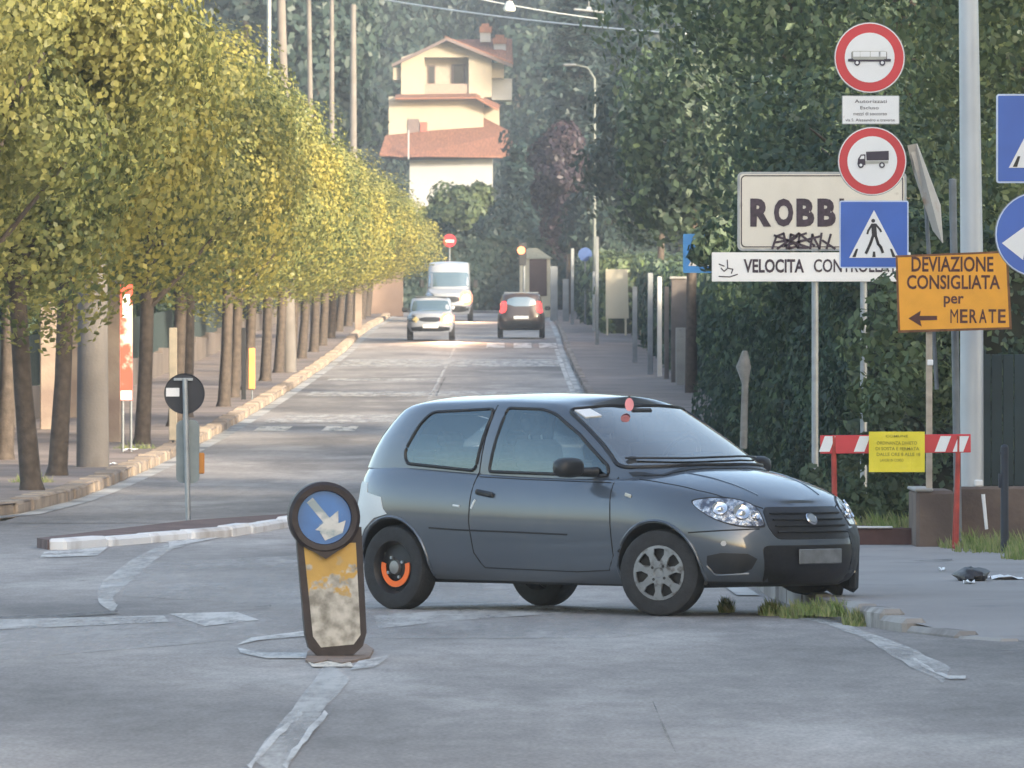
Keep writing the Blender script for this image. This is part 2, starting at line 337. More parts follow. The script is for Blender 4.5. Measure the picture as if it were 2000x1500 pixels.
for k, x in enumerate((-.55, .35, 1.2)):
    b = MB(); b.add([(x - .3, 300, zr(300) + .02), (x + .3, 300, zr(300) + .02), (x + .3, 309, zr(309) + .02), (x - .3, 309, zr(309) + .02)], [(0, 1, 2, 3)]); o = b.build('road_marking', paint); o['kind'] = 'structure'
crack = wear('asphalt_crack', (.05, .045, .045), .4, .6, 1.2, .7)
for pts, wp in (([(870, 738), (862, 752), (852, 775)], 2.8), ([(-10, 1213), (120, 1208), (230, 1201)], 2.2), ([(300, 1198), (420, 1194), (530, 1190)], 1.7),
    ([(1275, 1380), (1300, 1440), (1320, 1482)], 1.7), ([(150, 1140), (210, 1136)], 1.7), ([(470, 1096), (540, 1094)], 1.7), ([(1650, 1130), (1740, 1130), (1860, 1126)], 1.7), ([(1870, 1250), (2010, 1248)], 1.7), ([(1940, 1280), (2010, 1278)], 1.7)):
    pixline('road_crack', pts, wp, crack, .016 if pts[0][0] < 1500 else (.13 if pts[0][1] < 1200 else .016))

# ------------------------------------------------------------------ traffic island of the side road
isl = [(-4.4, 84.4), (-4.25, 83.4), (-2.95, 90), (-2.2, 98.6), (-2.35, 99.4), (-3.35, 94.6)]
b = MB(); n = len(isl)
b.add([(x, y, .0) for x, y in isl] + [(x, y, .09) for x, y in isl], [tuple(range(n, 2 * n))] + [(i, (i + 1) % n, (i + 1) % n + n, i + n) for i in range(n)])
o = b.build('island', soil); o['kind'] = 'structure'
kw = mat('kerb_white', (.72, .72, .72), .7, 0, 0, 1.2, .2, 20, col2=(.4, .36, .33), thr=(.3, .5))
kerb('island_kerb', [(-4.25, 83.4), (-2.95, 89.9), (-2.2, 98.6)], .18, .10, kw, -1, 1.7, .03, .08)

# ------------------------------------------------------------------ foliage
def leaf_np(P, Nn, size, asp=.6, up=.35):
    Nn = Nn / (np.linalg.norm(Nn, axis=1)[:, None] + 1e-9)
    n = len(P); r = RNG
    N_ = Nn + r.normal(0, .42, (n, 3)); N_ /= np.linalg.norm(N_, axis=1)[:, None] + 1e-9
    A = np.cross(N_, r.normal(0, 1, (n, 3))); A /= np.linalg.norm(A, axis=1)[:, None] + 1e-9
    B = np.cross(N_, A); s = size * r.uniform(.6, 1.35, n)[:, None]
    V = np.stack([P - A * s * .5, P - B * s * asp * .5 + A * s * .05, P + A * s * .5, P + B * s * asp * .5 + A * s * .05], 1)
    return V.reshape(-1, 3)
def leaf_obj(name, P, Nn, size, m, parent=None, asp=.6):
    V = leaf_np(P, Nn, size, asp); n = len(P); me = bpy.data.meshes.new(name)
    me.vertices.add(4 * n); me.vertices.foreach_set('co', V.ravel().astype('f4')); me.loops.add(4 * n); me.loops.foreach_set('vertex_index', np.arange(4 * n, dtype='i4'))
    me.polygons.add(n); me.polygons.foreach_set('loop_start', np.arange(0, 4 * n, 4, dtype='i4')); me.materials.append(m); me.update(calc_edges=True)
    o = bpy.data.objects.new(name, me); C.objects.link(o); o.parent = parent; return o
def crown_pts(rx, ry, rz, nl, n, lump=.32, depth=.35, shape=None):
    """points in lumps spread over an ellipsoid; returns positions and outward normals"""
    r = RNG; d = r.normal(0, 1, (nl, 3)); d /= np.linalg.norm(d, axis=1)[:, None]
    rad = np.array([rx, ry, rz]); q = r.uniform(.55, .95, nl)[:, None]
    c = d * q * rad; lr = lump * (rx * ry * rz) ** (1 / 3) * r.uniform(.6, 1.3, nl)
    k = r.integers(0, nl, n); e = r.normal(0, 1, (n, 3)); e /= np.linalg.norm(e, axis=1)[:, None]
    rr = (1 - depth * r.random(n) ** 2)[:, None]
    P = c[k] + e * rr * lr[k][:, None]
    if shape: P = shape(P)
    Nn = e * .7 + P / rad * .5
    return P, Nn
def box_pts(x0, x1, y0, y1, z0, z1, n, faces='lftr', bumps=.25, sc=1.1):
    r = RNG; out = []; nor = []; k = max(1, n // len(faces))
    areas = {'l': (y1 - y0) * (z1 - z0), 'r': (y1 - y0) * (z1 - z0), 'f': (x1 - x0) * (z1 - z0), 't': (x1 - x0) * (y1 - y0), 'b': (x1 - x0) * (z1 - z0)}
    tot = sum(areas[f] for f in faces)
    for f in faces:
        k = int(n * areas[f] / tot); u = r.random(k); v = r.random(k); dep = -abs(r.normal(0, .14, k))
        if f in 'lr':
            y = y0 + u * (y1 - y0); z = z0 + v * (z1 - z0); off = bumps * (np.sin(y * sc + 1.3 * np.sin(z * 2)) * .6 + np.sin(z * 2.7 + y * .8) * .5) + dep
            s = -1 if f == 'l' else 1; p = np.stack([(x0 if f == 'l' else x1) + s * off, y, z], 1); nn = np.tile([s, 0, .2], (k, 1))
        elif f in 'fb':
            x = x0 + u * (x1 - x0); z = z0 + v * (z1 - z0); off = bumps * (np.sin(x * sc * 2.2 + 1.3 * np.sin(z * 2)) * .6 + np.sin(z * 2.7 + x) * .5) + dep
            s = -1 if f == 'f' else 1; p = np.stack([x, (y0 if f == 'f' else y1) + s * off, z], 1); nn = np.tile([0, s, .2], (k, 1))
        else:
            x = x0 + u * (x1 - x0); y = y0 + v * (y1 - y0); off = bumps * (np.sin(x * 2.2) * .5 + np.sin(y * sc + x) * .6) + dep; p = np.stack([x, y, z1 + off], 1); nn = np.tile([0, 0, 1.], (k, 1))
        out.append(p); nor.append(nn)
    return np.concatenate(out), np.concatenate(nor).astype(float)
LM = leafmat('lime_leaves', [(.12, .15, .06), (.20, .22, .075), (.30, .30, .09), (.42, .39, .12)], (.50, .44, .12), .38, .8, .45, (0, .3, .62, 1))
LD = leafmat('evergreen_leaves', [(.05, .08, .058), (.07, .11, .072), (.10, .15, .09), (.14, .2, .11)], (.05, .075, .062), .8, .7, .3, (0, .4, .85, 1))
LG = leafmat('soft_green_leaves', [(.07, .10, .055), (.10, .14, .07), (.13, .18, .085), (.17, .21, .10)], (.06, .085, .055), .7, .7, .25)
LH = leafmat('hedge_leaves', [(.05, .08, .062), (.07, .11, .072), (.095, .145, .08), (.14, .2, .09)], (.05, .075, .062), .9, .75, .3, (0, .4, .8, 1))
LB = leafmat('far_leaves', [(.022, .042, .038), (.030, .052, .046), (.038, .064, .052), (.046, .074, .058)], (.022, .038, .04), .2, .8, .2)
LC = leafmat('cedar_needles', [(.022, .045, .05), (.03, .056, .058), (.038, .068, .066), (.046, .078, .072)], (.028, .044, .048), .5, .8, .15)
LP = leafmat('purple_leaves', [(.03, .02, .03), (.05, .035, .05), (.06, .04, .05), (.07, .05, .055)], (.03, .025, .04), .5, .7, .2)
ORD = ['first', 'second', 'third', 'fourth', 'fifth', 'sixth', 'seventh', 'eighth', 'ninth', 'tenth', 'eleventh', 'twelfth', 'thirteenth', 'fourteenth', 'fifteenth', 'sixteenth', 'seventeenth', 'eighteenth', 'nineteenth', 'twentieth', 'twenty-first', 'twenty-second', 'twenty-third', 'twenty-fourth']
LMG = leafmat('lime_leaves_green', [(.08, .11, .05), (.14, .175, .07), (.21, .24, .085), (.30, .30, .10)], (.38, .34, .11), .4, .5, .4, (0, .3, .62, 1))
# lime trees: four crown models, unit radius 2, height 5
limes = []
for k in range(4):
    nv = 34000
    P, Nn = crown_pts(1.85, 2.2, 2.55, 30, nv, .44, .42)
    P[:, 2] += 4.75; P = np.where(P[:, 2:3] > 7.35, P * [1, 1, 0] + [0, 0, 7.35] + RNG.uniform(-.3, .1, (len(P), 1)) * [0, 0, 1], P)
    e = empty('lime_tree', (0, 0, 0)); cr = leaf_obj('crown', P, Nn, .092, LM, e, .75)
    t = MB(); rs = random.Random(k); lean = rs.uniform(-.15, .15)
    t.tube([(-lean, 0, -.1), (-lean * .8, 0, .12), (-lean * .3, 0, 1.2), (0, .03, 2.4), (.05, 0, 3.6), (.02, 0, 5)], [.19, .135, .115, .11, .09, .04], n=9)
    for a in range(7):
        an = a * 2.4 + k; z0 = 2.1 + a * .22; t.tube([(0, 0, z0), (math.cos(an) * .6, math.sin(an) * .6, z0 + .6), (math.cos(an) * 1.4, math.sin(an) * 1.5, z0 + 1.5)], [.055, .04, .015], n=6)
    t.build('trunk', M['bark'], e, smooth=60); limes.append(e)
LT = [(104.5, -6.5), (112, -6.0), (123, -6.02), (136, -7.5), (150, -6.0), (159, -7.3), (168, -6.1), (178, -6.3), (191, -5.95), (203, -6.1), (214, -6.1), (228, -6.1), (242, -6.1), (256, -6.1), (270, -6.1), (284, -6.1), (298, -6.1), (312, -6.1), (328, -6.1), (344, -6.1), (360, -6.1), (376, -6.1), (392, -6.1)]
LLAB = {0: 'big yellow-green lime tree at the left frame edge, its trunk out of view', 1: 'lime tree with a thin dark leaning trunk, nearest to the left corner kerb', 2: 'lime tree with a thin dark trunk just left of the wide concrete pole', 3: 'greener lime tree standing back by the garden fence behind the wide concrete pole', 4: 'lime tree with a dark trunk right of the red and white banner'}
for i, (y, x) in enumerate(LT):
    o = limes[i] if i < 4 else copy_tree(limes[i % 4])
    o.location = (x, y, zr(y) + .12); hs = np.interp(y, [100, 150, 200, 240, 300, 400], [1.09, 1.06, 1.03, .92, .84, .72]); ws = np.interp(y, [100, 200, 300, 400], [1.0, 1.03, 1.2, 1.45])
    o.scale = (ws, ws * (1.15 if y < 170 else 1.35), hs); o.rotation_euler = (0, 0, 0 if i == 1 else math.pi * (i % 2))
    cr_ = [c_ for c_ in o.children if c_.name.startswith('crown')][0]
    if i in (0, 1, 3): near_ = (cr_, )
    else: near_ = ()
    for c_ in near_: c_['greener'] = True
    tag(o, LLAB.get(i, f'pruned yellow-green lime tree, {ORD[i]} nearest in the left row'), 'tree', 'pruned lime trees in a row along the left pavement')
limes[1].rotation_euler = (0, R(-2), 0)
for o in [q for q in C.objects if q.get('greener')]: o.data = o.data.copy(); o.data.materials[0] = LMG; del o['greener']

# big evergreen over the town sign, and others on the right
def btree(name, loc, rx, ry, rz, zc, n, lsz, m, label, group=None, nl=60, lump=.33, trunk=.2, asp=.6, depth=.5, shape=None, rot=0):
    P, Nn = crown_pts(rx, ry, rz, nl, n, lump, depth, shape); P[:, 2] += zc
    e = empty(name, loc, rot); leaf_obj('crown', P, Nn, lsz, m, e, asp); t = MB()
    t.tube([(0, 0, -.3), (0, 0, zc * .4), (.1, 0, zc), (0, 0, zc + rz * .7)], [trunk * 1.3, trunk, trunk * .7, trunk * .2], n=9)
    for a in range(8):
        an = a * 2.4; z0 = zc - rz * .5 + a * rz * .12; t.tube([(0, 0, z0), (math.cos(an) * rx * .4, math.sin(an) * ry * .4, z0 + rz * .15), (math.cos(an) * rx * .8, math.sin(an) * ry * .8, z0 + rz * .3)], [trunk * .4, trunk * .25, trunk * .08], n=6)
    t.build('trunk', M['bark'], e, smooth=60); return tag(e, label, 'tree', group)
def droop(P):
    P = P.copy(); P[:, 2] -= .25 * np.hypot(P[:, 0], P[:, 1]) ** 1.5 * .15; return P
btree('evergreen_tree', (4.7, 112, 0), 3.15, 4.5, 4.0, 6.9, 62000, .115, LD, 'large dark glossy evergreen tree overhanging the town name sign', nl=120, lump=.27, trunk=.28)
btree('evergreen_tree', (3.9, 104, 0), 1.5, 2.2, 1.2, 3.6, 9000, .115, LD, 'low dark evergreen bush tree directly behind the town name sign', nl=40, lump=.4, trunk=.1)
btree('garden_tree', (6.7, 97, 0), 2.9, 3.5, 4.2, 5.6, 45000, .11, LG, 'soft mid-green tree behind the tall pale lamp pole', nl=90, lump=.3, trunk=.2)
btree('garden_tree', (8.6, 135, 0), 4.0, 4.5, 5.5, 7.5, 34000, .17, LG, 'tall soft green tree filling the top right corner behind the others', nl=90, lump=.3, trunk=.25)
btree('garden_tree', (5.9, 160, 0), 3.4, 6, 6, 8.5, 34000, .18, LD, 'tall shaded tree behind the large evergreen on the right', nl=80, lump=.3, trunk=.25)
# hedges on the right
def hedge(name, x0, x1, y0, y1, h, n, sz, m, label, faces='lft', dz=.1, group=None, bumps=.25):
    P, Nn = box_pts(x0, x1, y0, y1, .0, h, n, faces, bumps); zz = np.array([zr(y) for y in P[:, 1]]) if y1 - y0 > 12 else zr((y0 + y1) / 2); P[:, 2] += zz + dz
    P[:, 0] -= (x0 + x1) / 2; P[:, 1] -= (y0 + y1) / 2
    e = empty(name, ((x0 + x1) / 2, (y0 + y1) / 2, 0)); leaf_obj('foliage', P, Nn, sz, m, e, .65)
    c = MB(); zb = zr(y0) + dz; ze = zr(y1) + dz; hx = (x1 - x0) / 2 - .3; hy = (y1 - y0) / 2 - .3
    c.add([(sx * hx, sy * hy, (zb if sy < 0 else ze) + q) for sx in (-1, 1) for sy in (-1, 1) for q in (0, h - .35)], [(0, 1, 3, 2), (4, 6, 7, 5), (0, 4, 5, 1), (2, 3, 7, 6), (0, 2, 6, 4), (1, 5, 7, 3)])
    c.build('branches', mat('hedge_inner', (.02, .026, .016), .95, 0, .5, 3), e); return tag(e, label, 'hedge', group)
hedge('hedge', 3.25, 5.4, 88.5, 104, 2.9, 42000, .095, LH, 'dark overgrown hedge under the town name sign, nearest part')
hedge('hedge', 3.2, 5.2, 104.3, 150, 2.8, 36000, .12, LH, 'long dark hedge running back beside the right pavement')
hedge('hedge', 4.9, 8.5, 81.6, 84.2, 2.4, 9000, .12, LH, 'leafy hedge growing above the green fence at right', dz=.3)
P, Nn = crown_pts(.45, .5, .75, 14, 2200, .4, .6); o = leaf_obj('shrub', P, Nn, .09, LG, None, .6); o.location = (3.42, 84.5, .75); tag(o, 'light green shrub behind the yellow notice and the striped barrier', 'shrub')
P, Nn = crown_pts(.3, .4, .5, 10, 1200, .4, .6); o = leaf_obj('shrub', P, Nn, .07, LG, None, .6); o.location = (2.95, 84, .5); tag(o, 'small bright green shrub at the foot of the hedge beyond the car bonnet', 'shrub')
P, Nn = crown_pts(.6, .6, .9, 12, 2500, .4, .6); o = leaf_obj('shrub', P, Nn, .1, LG, None, .6); o.location = (3.75, 86.5, 1.75); tag(o, 'loose green shrub between the sign posts below the orange sign', 'shrub')

# ------------------------------------------------------------------ grass tufts (nobody could count the blades)
gm = leafmat('grass_blades', [(.1, .15, .04), (.18, .25, .07), (.26, .32, .1), (.36, .34, .16)], (.3, .27, .15), 6, .5, .3)
def grass(pts, n, h, label, spread=.12):
    b = MB(); rs = random.Random(n)
    for (x, y, z, r_) in pts:
        for k in range(n):
            a = rs.uniform(0, 6.28); q = rs.random() ** .6 * r_; px_ = x + math.cos(a) * q; py_ = y + math.sin(a) * q * 2.5; hh = h * rs.uniform(.4, 1.1) * (1.1 - q / r_ * .6); l = rs.uniform(-.5, .5) * hh; wd = .006
            b.add([(px_ - wd, py_, z), (px_ + wd, py_, z), (px_ + l * .5 + wd * .6, py_, z + hh * .6), (px_ + l, py_ + rs.uniform(-.03, .03), z + hh)], [(0, 1, 2, 3)])
    o = b.build('grass', gm); return tag(o, label, 'grass', kind='stuff')
grass([(2.02, 59.9, .03, .15), (1.9, 60.3, .0, .13), (2.12, 59.2, .04, .13), (2.22, 58.4, .0, .1), (1.75, 60.9, .0, .1), (1.45, 61.6, .0, .05)], 300, .13, 'green weeds growing over the broken kerb end under the car bumper')
grass([(4.05, 76.5, .1, .35), (4.35, 75.2, .1, .3), (3.95, 78.2, .1, .3), (4.3, 78, .1, .4), (4.2, 73.5, .1, .25), (4.45, 71.5, .1, .2)], 300, .2, 'rough green grass at the foot of the low wall at right')
grass([(3.5, 81.5, .2, .3), (3.3, 82.5, .2, .2), (-7.3, 101, .1, .3), (-6.7, 106, .1, .35), (-6.2, 118, .16, .3), (-6.0, 146, .35, .4)], 260, .2, 'short tufts of grass in the planting strips')

# ------------------------------------------------------------------ signs
def post(b, px_top, py_top, px_bot, D, r, m, base=None):
    base = base if base is not None else zr(D) + .1
    b.tube([(X(px_bot, D), 0, base), (X(px_top, D), 0, Z(py_top, D))], r, m, 12)
def round_sign(name, D, cx, cy, rpx, parent, ox, face, edge, inner=None, ratio=.72):
    s = F / D; x = X(cx, D) - ox; z = Z(cy, D); r = rpx / s; b = MB()
    b.prism(disc(x, z, r), -.055, -.035, M['galvd']); b.flat(disc(x, z, r * .985), -.058, edge); b.flat(disc(x, z, r * .955), -.061, face)
    if inner: b.flat(disc(x, z, r * ratio), -.064, inner)
    return b, x, z, r, b
def rect_sign(b, D, x0, y0, x1, y1, ox, rr, edge, face, t=.02, bw=.012, yo=-.035):
    xa, xb, za, zb = X(x0, D) - ox, X(x1, D) - ox, Z(y1, D), Z(y0, D); cx, cz, wd, h = (xa + xb) / 2, (za + zb) / 2, xb - xa, zb - za
    b.prism(rrect(cx, cz, wd, h, rr), yo - t, yo, edge); b.flat(rrect(cx, cz, wd - 2 * bw, h - 2 * bw, max(rr - bw, .004)), yo - t - .003, face)
    return xa, xb, za, zb
def ped(b, cx, cz, s, y):                                  # white triangle with walking figure, s = width of the sign
    b.flat([(cx - .36 * s, cz - .33 * s), (cx + .36 * s, cz - .33 * s), (cx, cz + .36 * s)], y, M['white'])
    y -= .003; K = M['black']; q = lambda a, c: (cx + a * s, cz + c * s)
    b.flat(disc(cx - .012 * s, cz + .205 * s, .028 * s, 14), y, K)
    b.flat([q(-.04, .165), q(.03, .165), q(.045, -.02), q(-.03, -.04)], y, K)
    b.stroke([q(-.03, .15), q(-.085, .06), q(-.095, .02)], .028 * s, y - .001, K); b.stroke([q(.025, .15), q(.085, .08), q(.10, .05)], .028 * s, y - .001, K)
    b.stroke([q(-.01, 0), q(-.055, -.13), q(-.115, -.26)], .04 * s, y - .001, K); b.stroke([q(.02, 0), q(.06, -.13), q(.10, -.18), q(.125, -.25)], .04 * s, y - .001, K)
    for dx in (-.29, -.17, 0, .17, .29):
        k = dx * .45; top = -.20 if abs(dx) > .25 else -.24
        b.flat([q(dx - .025, -.32), q(dx + .025, -.32), q(dx - k * .35 + .015, top), q(dx - k * .35 - .015, top)], y, K) if abs(dx) != .17 else None
D = 79.9; ox = X(1710, D)
root = empty('sign_post', (ox, D, .22), 0, 'grey post carrying two red-ringed round signs above a blue pedestrian crossing sign', 'road sign')
def child_at(b, name, root, smooth=None): 
    o = b.build(name, None, root, smooth=smooth); o.location = (0, 0, -root.location.z); return o
b = MB(); post(b, 1700, 50, 1716, D, .035, M['galv'], .2); child_at(b, 'post', root, 50)
b, x, z, r, _ = round_sign('', D, 1698, 113, 69.5, root, ox, M['red'], M['white'], M['white'], .70)
g1 = mat('pictogram_grey', (.42, .42, .38), .6); g2 = mat('pictogram_dark', (.05, .04, .06), .6)
y = -.068
b.flat(rrect(x - .004, z + .012, .31, .085, .012), y, g2); b.flat(rrect(x - .004, z + .02, .30, .075, .01), y - .002, g1); 
for dx in (-.115, -.04, .05, .115): b.flat(rrect(x + dx, z + .03, .06 if abs(dx) > .1 else .085, .045, .006), y - .004, M['white'])
b.flat([(x - .19, z - .035), (x + .185, z - .035), (x + .185, z - .012), (x + .13, z - .012), (x + .1, z - .03), (x - .12, z - .03), (x - .15, z - .008), (x - .19, z - .012)], y - .005, g2)
for dx in (-.11, .11): b.flat(disc(x + dx, z - .045, .026, 16), y - .007, g2); b.flat(disc(x + dx, z - .045, .014, 12), y - .009, M['white'])
child_at(b, 'round_sign', root)
b = MB(); xa, xb, za, zb = rect_sign(b, D, 1644, 187, 1756, 243, ox, .01, M['galv'], M['white'], .02, .006)
for (t, u0, u1, v0, v1) in (('Autorizzati', .22, .78, .74, .86), ('Escluso', .32, .64, .52, .63), ('mezzi di soccorso', .2, .78, .31, .43), ('via S. Alessandro e traverse', .06, .92, .10, .20)):
    b.text(t, xa + (xb - xa) * u0, xa + (xb - xa) * u1, za + (zb - za) * v0, za + (zb - za) * v1, -.062, M['ink'], .0)
child_at(b, 'supplementary_plate', root)
b, x, z, r, _ = round_sign('', D, 1703, 315, 67.5, root, ox, M['red'], M['white'], M['white'], .72)
y = -.068
b.flat([(x - .05, z + .005), (x + .145, z + .008), (x + .145, z + .09), (x - .055, z + .082)], y, g2)
b.flat([(x - .06, z - .02), (x - .06, z + .06), (x - .10, z + .058), (x - .125, z + .02), (x - .13, z - .03), (x - .06, z - .035)], y, g2)
b.flat([(x - .07, z + .02), (x - .07, z + .048), (x - .095, z + .046), (x - .11, z + .018)], y - .002, M['white'])
b.flat([(x - .06, z - .025), (x + .14, z - .02), (x + .14, z + .0), (x - .06, z - .0)], y - .002, g1)
for dx in (-.10, .085): b.flat(disc(x + dx, z - .035, .026, 16), y - .004, g2); b.flat(disc(x + dx, z - .035, .013, 12), y - .006, M['white'])
child_at(b, 'round_sign', root)
b = MB(); bl = mat('sign_edge_pale_blue', (.5, .6, .8), .4); xa, xb, za, zb = rect_sign(b, D, 1639, 392, 1774, 524, ox, .02, bl, M['blue'], .02, .012)
ped(b, (xa + xb) / 2, (za + zb) / 2 - .005, xb - xa, -.063); child_at(b, 'pedestrian_sign', root)

D = 88; ox = X(1641, D)
root = empty('town_sign', (ox, D, .12), 0, 'cream town name sign with graffiti above a long white speed panel, on two grey posts', 'town sign')
for px_ in (1592, 1687): b = MB(); b.tube([(X(px_, D) - ox, 0, .1), (X(px_, D) - ox, 0, Z(345, D))], .034, M['galv'], 12); child_at(b, 'post', root, 50)
b = MB(); xa, xb, za, zb = rect_sign(b, D, 1440, 336, 1770, 490, ox, .05, M['galv'], M['cream'], .04, .022)
fr = rrect((xa + xb) / 2, (za + zb) / 2, xb - xa - .075, zb - za - .075, .04); fr.append(fr[0]); b.stroke(fr, .010, -.082, M['ink'])
sx = lambda p: X(p, D) - ox
for (t, p0, p1) in (('R', 1465, 1506), ('O', 1511, 1549), ('B', 1555, 1590), ('B', 1596, 1632), ('I', 1639, 1648), ('A', 1654, 1688), ('T', 1691, 1722), ('E', 1727, 1755)):
    b.text(t, sx(p0), sx(p1), Z(443, D), Z(388 if p0 < 1640 else 396, D), -.082, M['ink'], .055)
gp = lambda a, c: (sx(a), Z(c, D))
for st in ([(1508, 486), (1516, 462), (1530, 456), (1536, 486)], [(1512, 474), (1536, 470)], [(1540, 486), (1544, 458), (1556, 462), (1544, 472), (1558, 480), (1541, 486)], [(1574, 456), (1561, 460), (1558, 484), (1576, 484)], [(1560, 471), (1574, 469)], [(1582, 486), (1586, 458), (1600, 486), (1604, 456)], [(1614, 486), (1622, 458)], [(1606, 470), (1630, 486)], [(1518, 486), (1560, 456), (1590, 480)], [(1512, 460), (1580, 484)], [(1532, 480), (1600, 462)]):
    b.stroke([gp(*p) for p in st], .022, -.084 - .001 * (st[0][0] % 3), M['ink'])
child_at(b, 'name_panel', root)
b = MB(); xa, xb, za, zb = rect_sign(b, D, 1390, 493, 1778, 550, ox, .008, M['white'], M['white'], .03, .006)
b.text('VELOCITA', sx(1452), sx(1570), Z(533, D), Z(506, D), -.072, M['ink'], .03); b.text('CONTROLLATA', sx(1589), sx(1768), Z(532, D), Z(506, D), -.072, M['ink'], .015)
for st in ([(1404, 540), (1425, 541), (1440, 536)], [(1420, 508), (1421, 524), (1414, 530), (1408, 524)], [(1421, 524), (1431, 526), (1428, 534)], [(1404, 516), (1414, 520)]): b.stroke([gp(*p) for p in st], .011, -.072, g2)
child_at(b, 'speed_panel', root)

D = 78.6; ox = X(1862, D)
root = empty('diversion_sign', (ox, D, .59), 0, 'orange diversion sign with black lettering and left arrow, on a pale wooden stake', 'road sign')
b = MB(); b.box((X(1815, D) - ox, .03, (.59 + Z(500, D)) / 2), (.055, .03, Z(500, D) - .59), M['wood'], bev=.004); b.box((X(1817, D) - ox, .012, Z(708, D)), (.05, .02, .05), M['white'], bev=.005); child_at(b, 'stake', root)
b = MB(); Q = lambda p, q: (X(p, D) - ox, Z(q, D))
b.prism([Q(1749, 499), Q(1968, 490), Q(1976, 643), Q(1754, 650)], -.02, 0, M['rust']); b.flat([Q(1753, 503), Q(1964, 494), Q(1971, 639), Q(1758, 645)], -.023, M['orange'])
TI = mat('brown_lettering', (.10, .035, .025), .7, 0, .3, 20)
def tq(t, p0, p1, q0, q1): b.text(t, X(p0, D) - ox, X(p1, D) - ox, Z(q1, D), Z(q0, D), -.026, TI, .02)
tq('DEVIAZIONE', 1780, 1940, 501, 531); tq('CONSIGLIATA', 1771, 1953, 537, 565); tq('per', 1843, 1882, 578, 600); [b.text(c_, X(1856 + 18.6 * i_, D) - ox, X(1871 + 18.6 * i_, D) - ox, Z(631, D), Z(604, D), -.026, TI, .0 if c_ == 'M' else .02) for i_, c_ in enumerate('MERATE')]
b.flat([Q(1774, 622), Q(1798, 607), Q(1796, 617), Q(1830, 617), Q(1830, 625), Q(1797, 626), Q(1800, 638)], -.026, TI); child_at(b, 'orange_panel', root)

D = 62; ox = X(2001, D)
root = empty('sign_post', (ox, D, .12), 0, 'post at the right frame edge with a blue square sign above a blue arrow disc', 'road sign')
b = MB(); post(b, 2001, 170, 2001, D, .03, M['galvd'], .1); child_at(b, 'post', root, 50)
b = MB(); xa, xb, za, zb = rect_sign(b, D, 1945, 184, 2118, 358, ox, .02, bl, M['blue'], .02, .012); ped(b, (xa + xb) / 2, (za + zb) / 2, xb - xa, -.063); child_at(b, 'pedestrian_sign', root)
b, x, z, r, _ = round_sign('', D, 2026, 458, 84, root, ox, M['blue'], bl)
b.flat([(x - .245, z - .06), (x - .08, z + .06), (x - .085, z - .01), (x + .17, z + .06), (x + .18, z - .02), (x - .09, z - .10), (x - .10, z - .175)], -.064, M['white']); child_at(b, 'round_sign', root)

D = 140; ox = X(1378, D)
root = empty('sign_post', (ox, D, zr(D) + .1), 0, 'grey post with a blue crossing sign half hidden by the dark evergreen leaves', 'road sign')
b = MB(); post(b, 1372, 455, 1380, D, .045, M['galvd'], zr(D)); child_at(b, 'post', root, 50)
b = MB(); xa, xb, za, zb = rect_sign(b, D, 1334, 457, 1408, 533, ox, .02, mat('sign_blue_light', (.04, .24, .6), .4), mat('sign_blue_mid', (.03, .2, .55), .4), .02, .012); ped(b, (xa + xb) / 2, (za + zb) / 2, xb - xa, -.063); child_at(b, 'pedestrian_sign', root)
P, Nn = crown_pts(.42, .5, .42, 12, 900, .45, .5); lo = leaf_obj('shrub', P, Nn, .15, LD, None); lo.location = (X(1402, 134), 134, Z(478, 134)); tag(lo, 'dark hanging spray of leaves covering half of the small blue sign', 'foliage')

# lamp pole and other posts on the right
b = MB(); D = 80.2; b.tube([(0, 0, 0), (0, 0, 2.0), (-.05, 0, 6)], [.105, .1, .075], None, 20); lp = empty('lamp_post', (X(1898, D), D, .6), 0, 'tall thick pale grey lamp pole standing on the low wall at right', 'lamp post')
lpm = mat('lamp_pole_paint', (.5, .53, .56), .5, .3, .08, 2, dirt=((.38, .38, .36), 2.5, .64)); b.build('pole', lpm, lp, smooth=50); b = MB(); b.box((.055, -.13, .05), (.08, .03, .06), M['white'], bev=.01, rz=.3); b.build('tag', M['white'], lp)
b = MB(); D = 79.2; b.tube([(X(1872, D) - X(1865, D), 0, .1), (-.02, 0, Z(350, D))], .033, M['galvd'], 12); b.lathe([(.0, Z(350, D) + .005), (.036, Z(350, D))], M['galvd'], 12, 'Z', (-.02, 0, 0)); o = b.build('sign_pole', None, None, (X(1865, D), D, 0), smooth=50); tag(o, 'bare dark grey pole between the thick lamp pole and the hanging rusted sign', 'pole')
# sign turned edge-on, hanging behind the truck sign
D = 82; b = MB(); A = [W(1772, 284, D), W(1790, 280, D), W(1836, 400, D), W(1840, 474, D), W(1822, 450, D), W(1786, 340, D)]
A = [a + Vector((0, (i % 3) * .05, 0)) for i, a in enumerate(A)]; c0 = Vector((X(1800, D), D, Z(360, D)))
n = len(A); vs = [a - c0 for a in A] + [a - c0 + Vector((.012, .03, 0)) for a in A]
b.add(vs, [tuple(range(n)), tuple(range(2 * n - 1, n - 1, -1))] + [(i, (i + 1) % n, (i + 1) % n + n, i + n) for i in range(n)]); 
b.tube([(0.15, .25, Z(500, D) - c0.z - 1.2), (0.03, .12, .05)], .02, M['galvd']); o = b.build('tilted_sign', mat('old_sign_back', (.42, .4, .37), .6, .3, .1, 3, dirt=((.28, .17, .1), 4, .55)), None, c0)
tag(o, 'grey and rusty sign seen almost edge-on, drooping right of the truck sign', 'road sign')
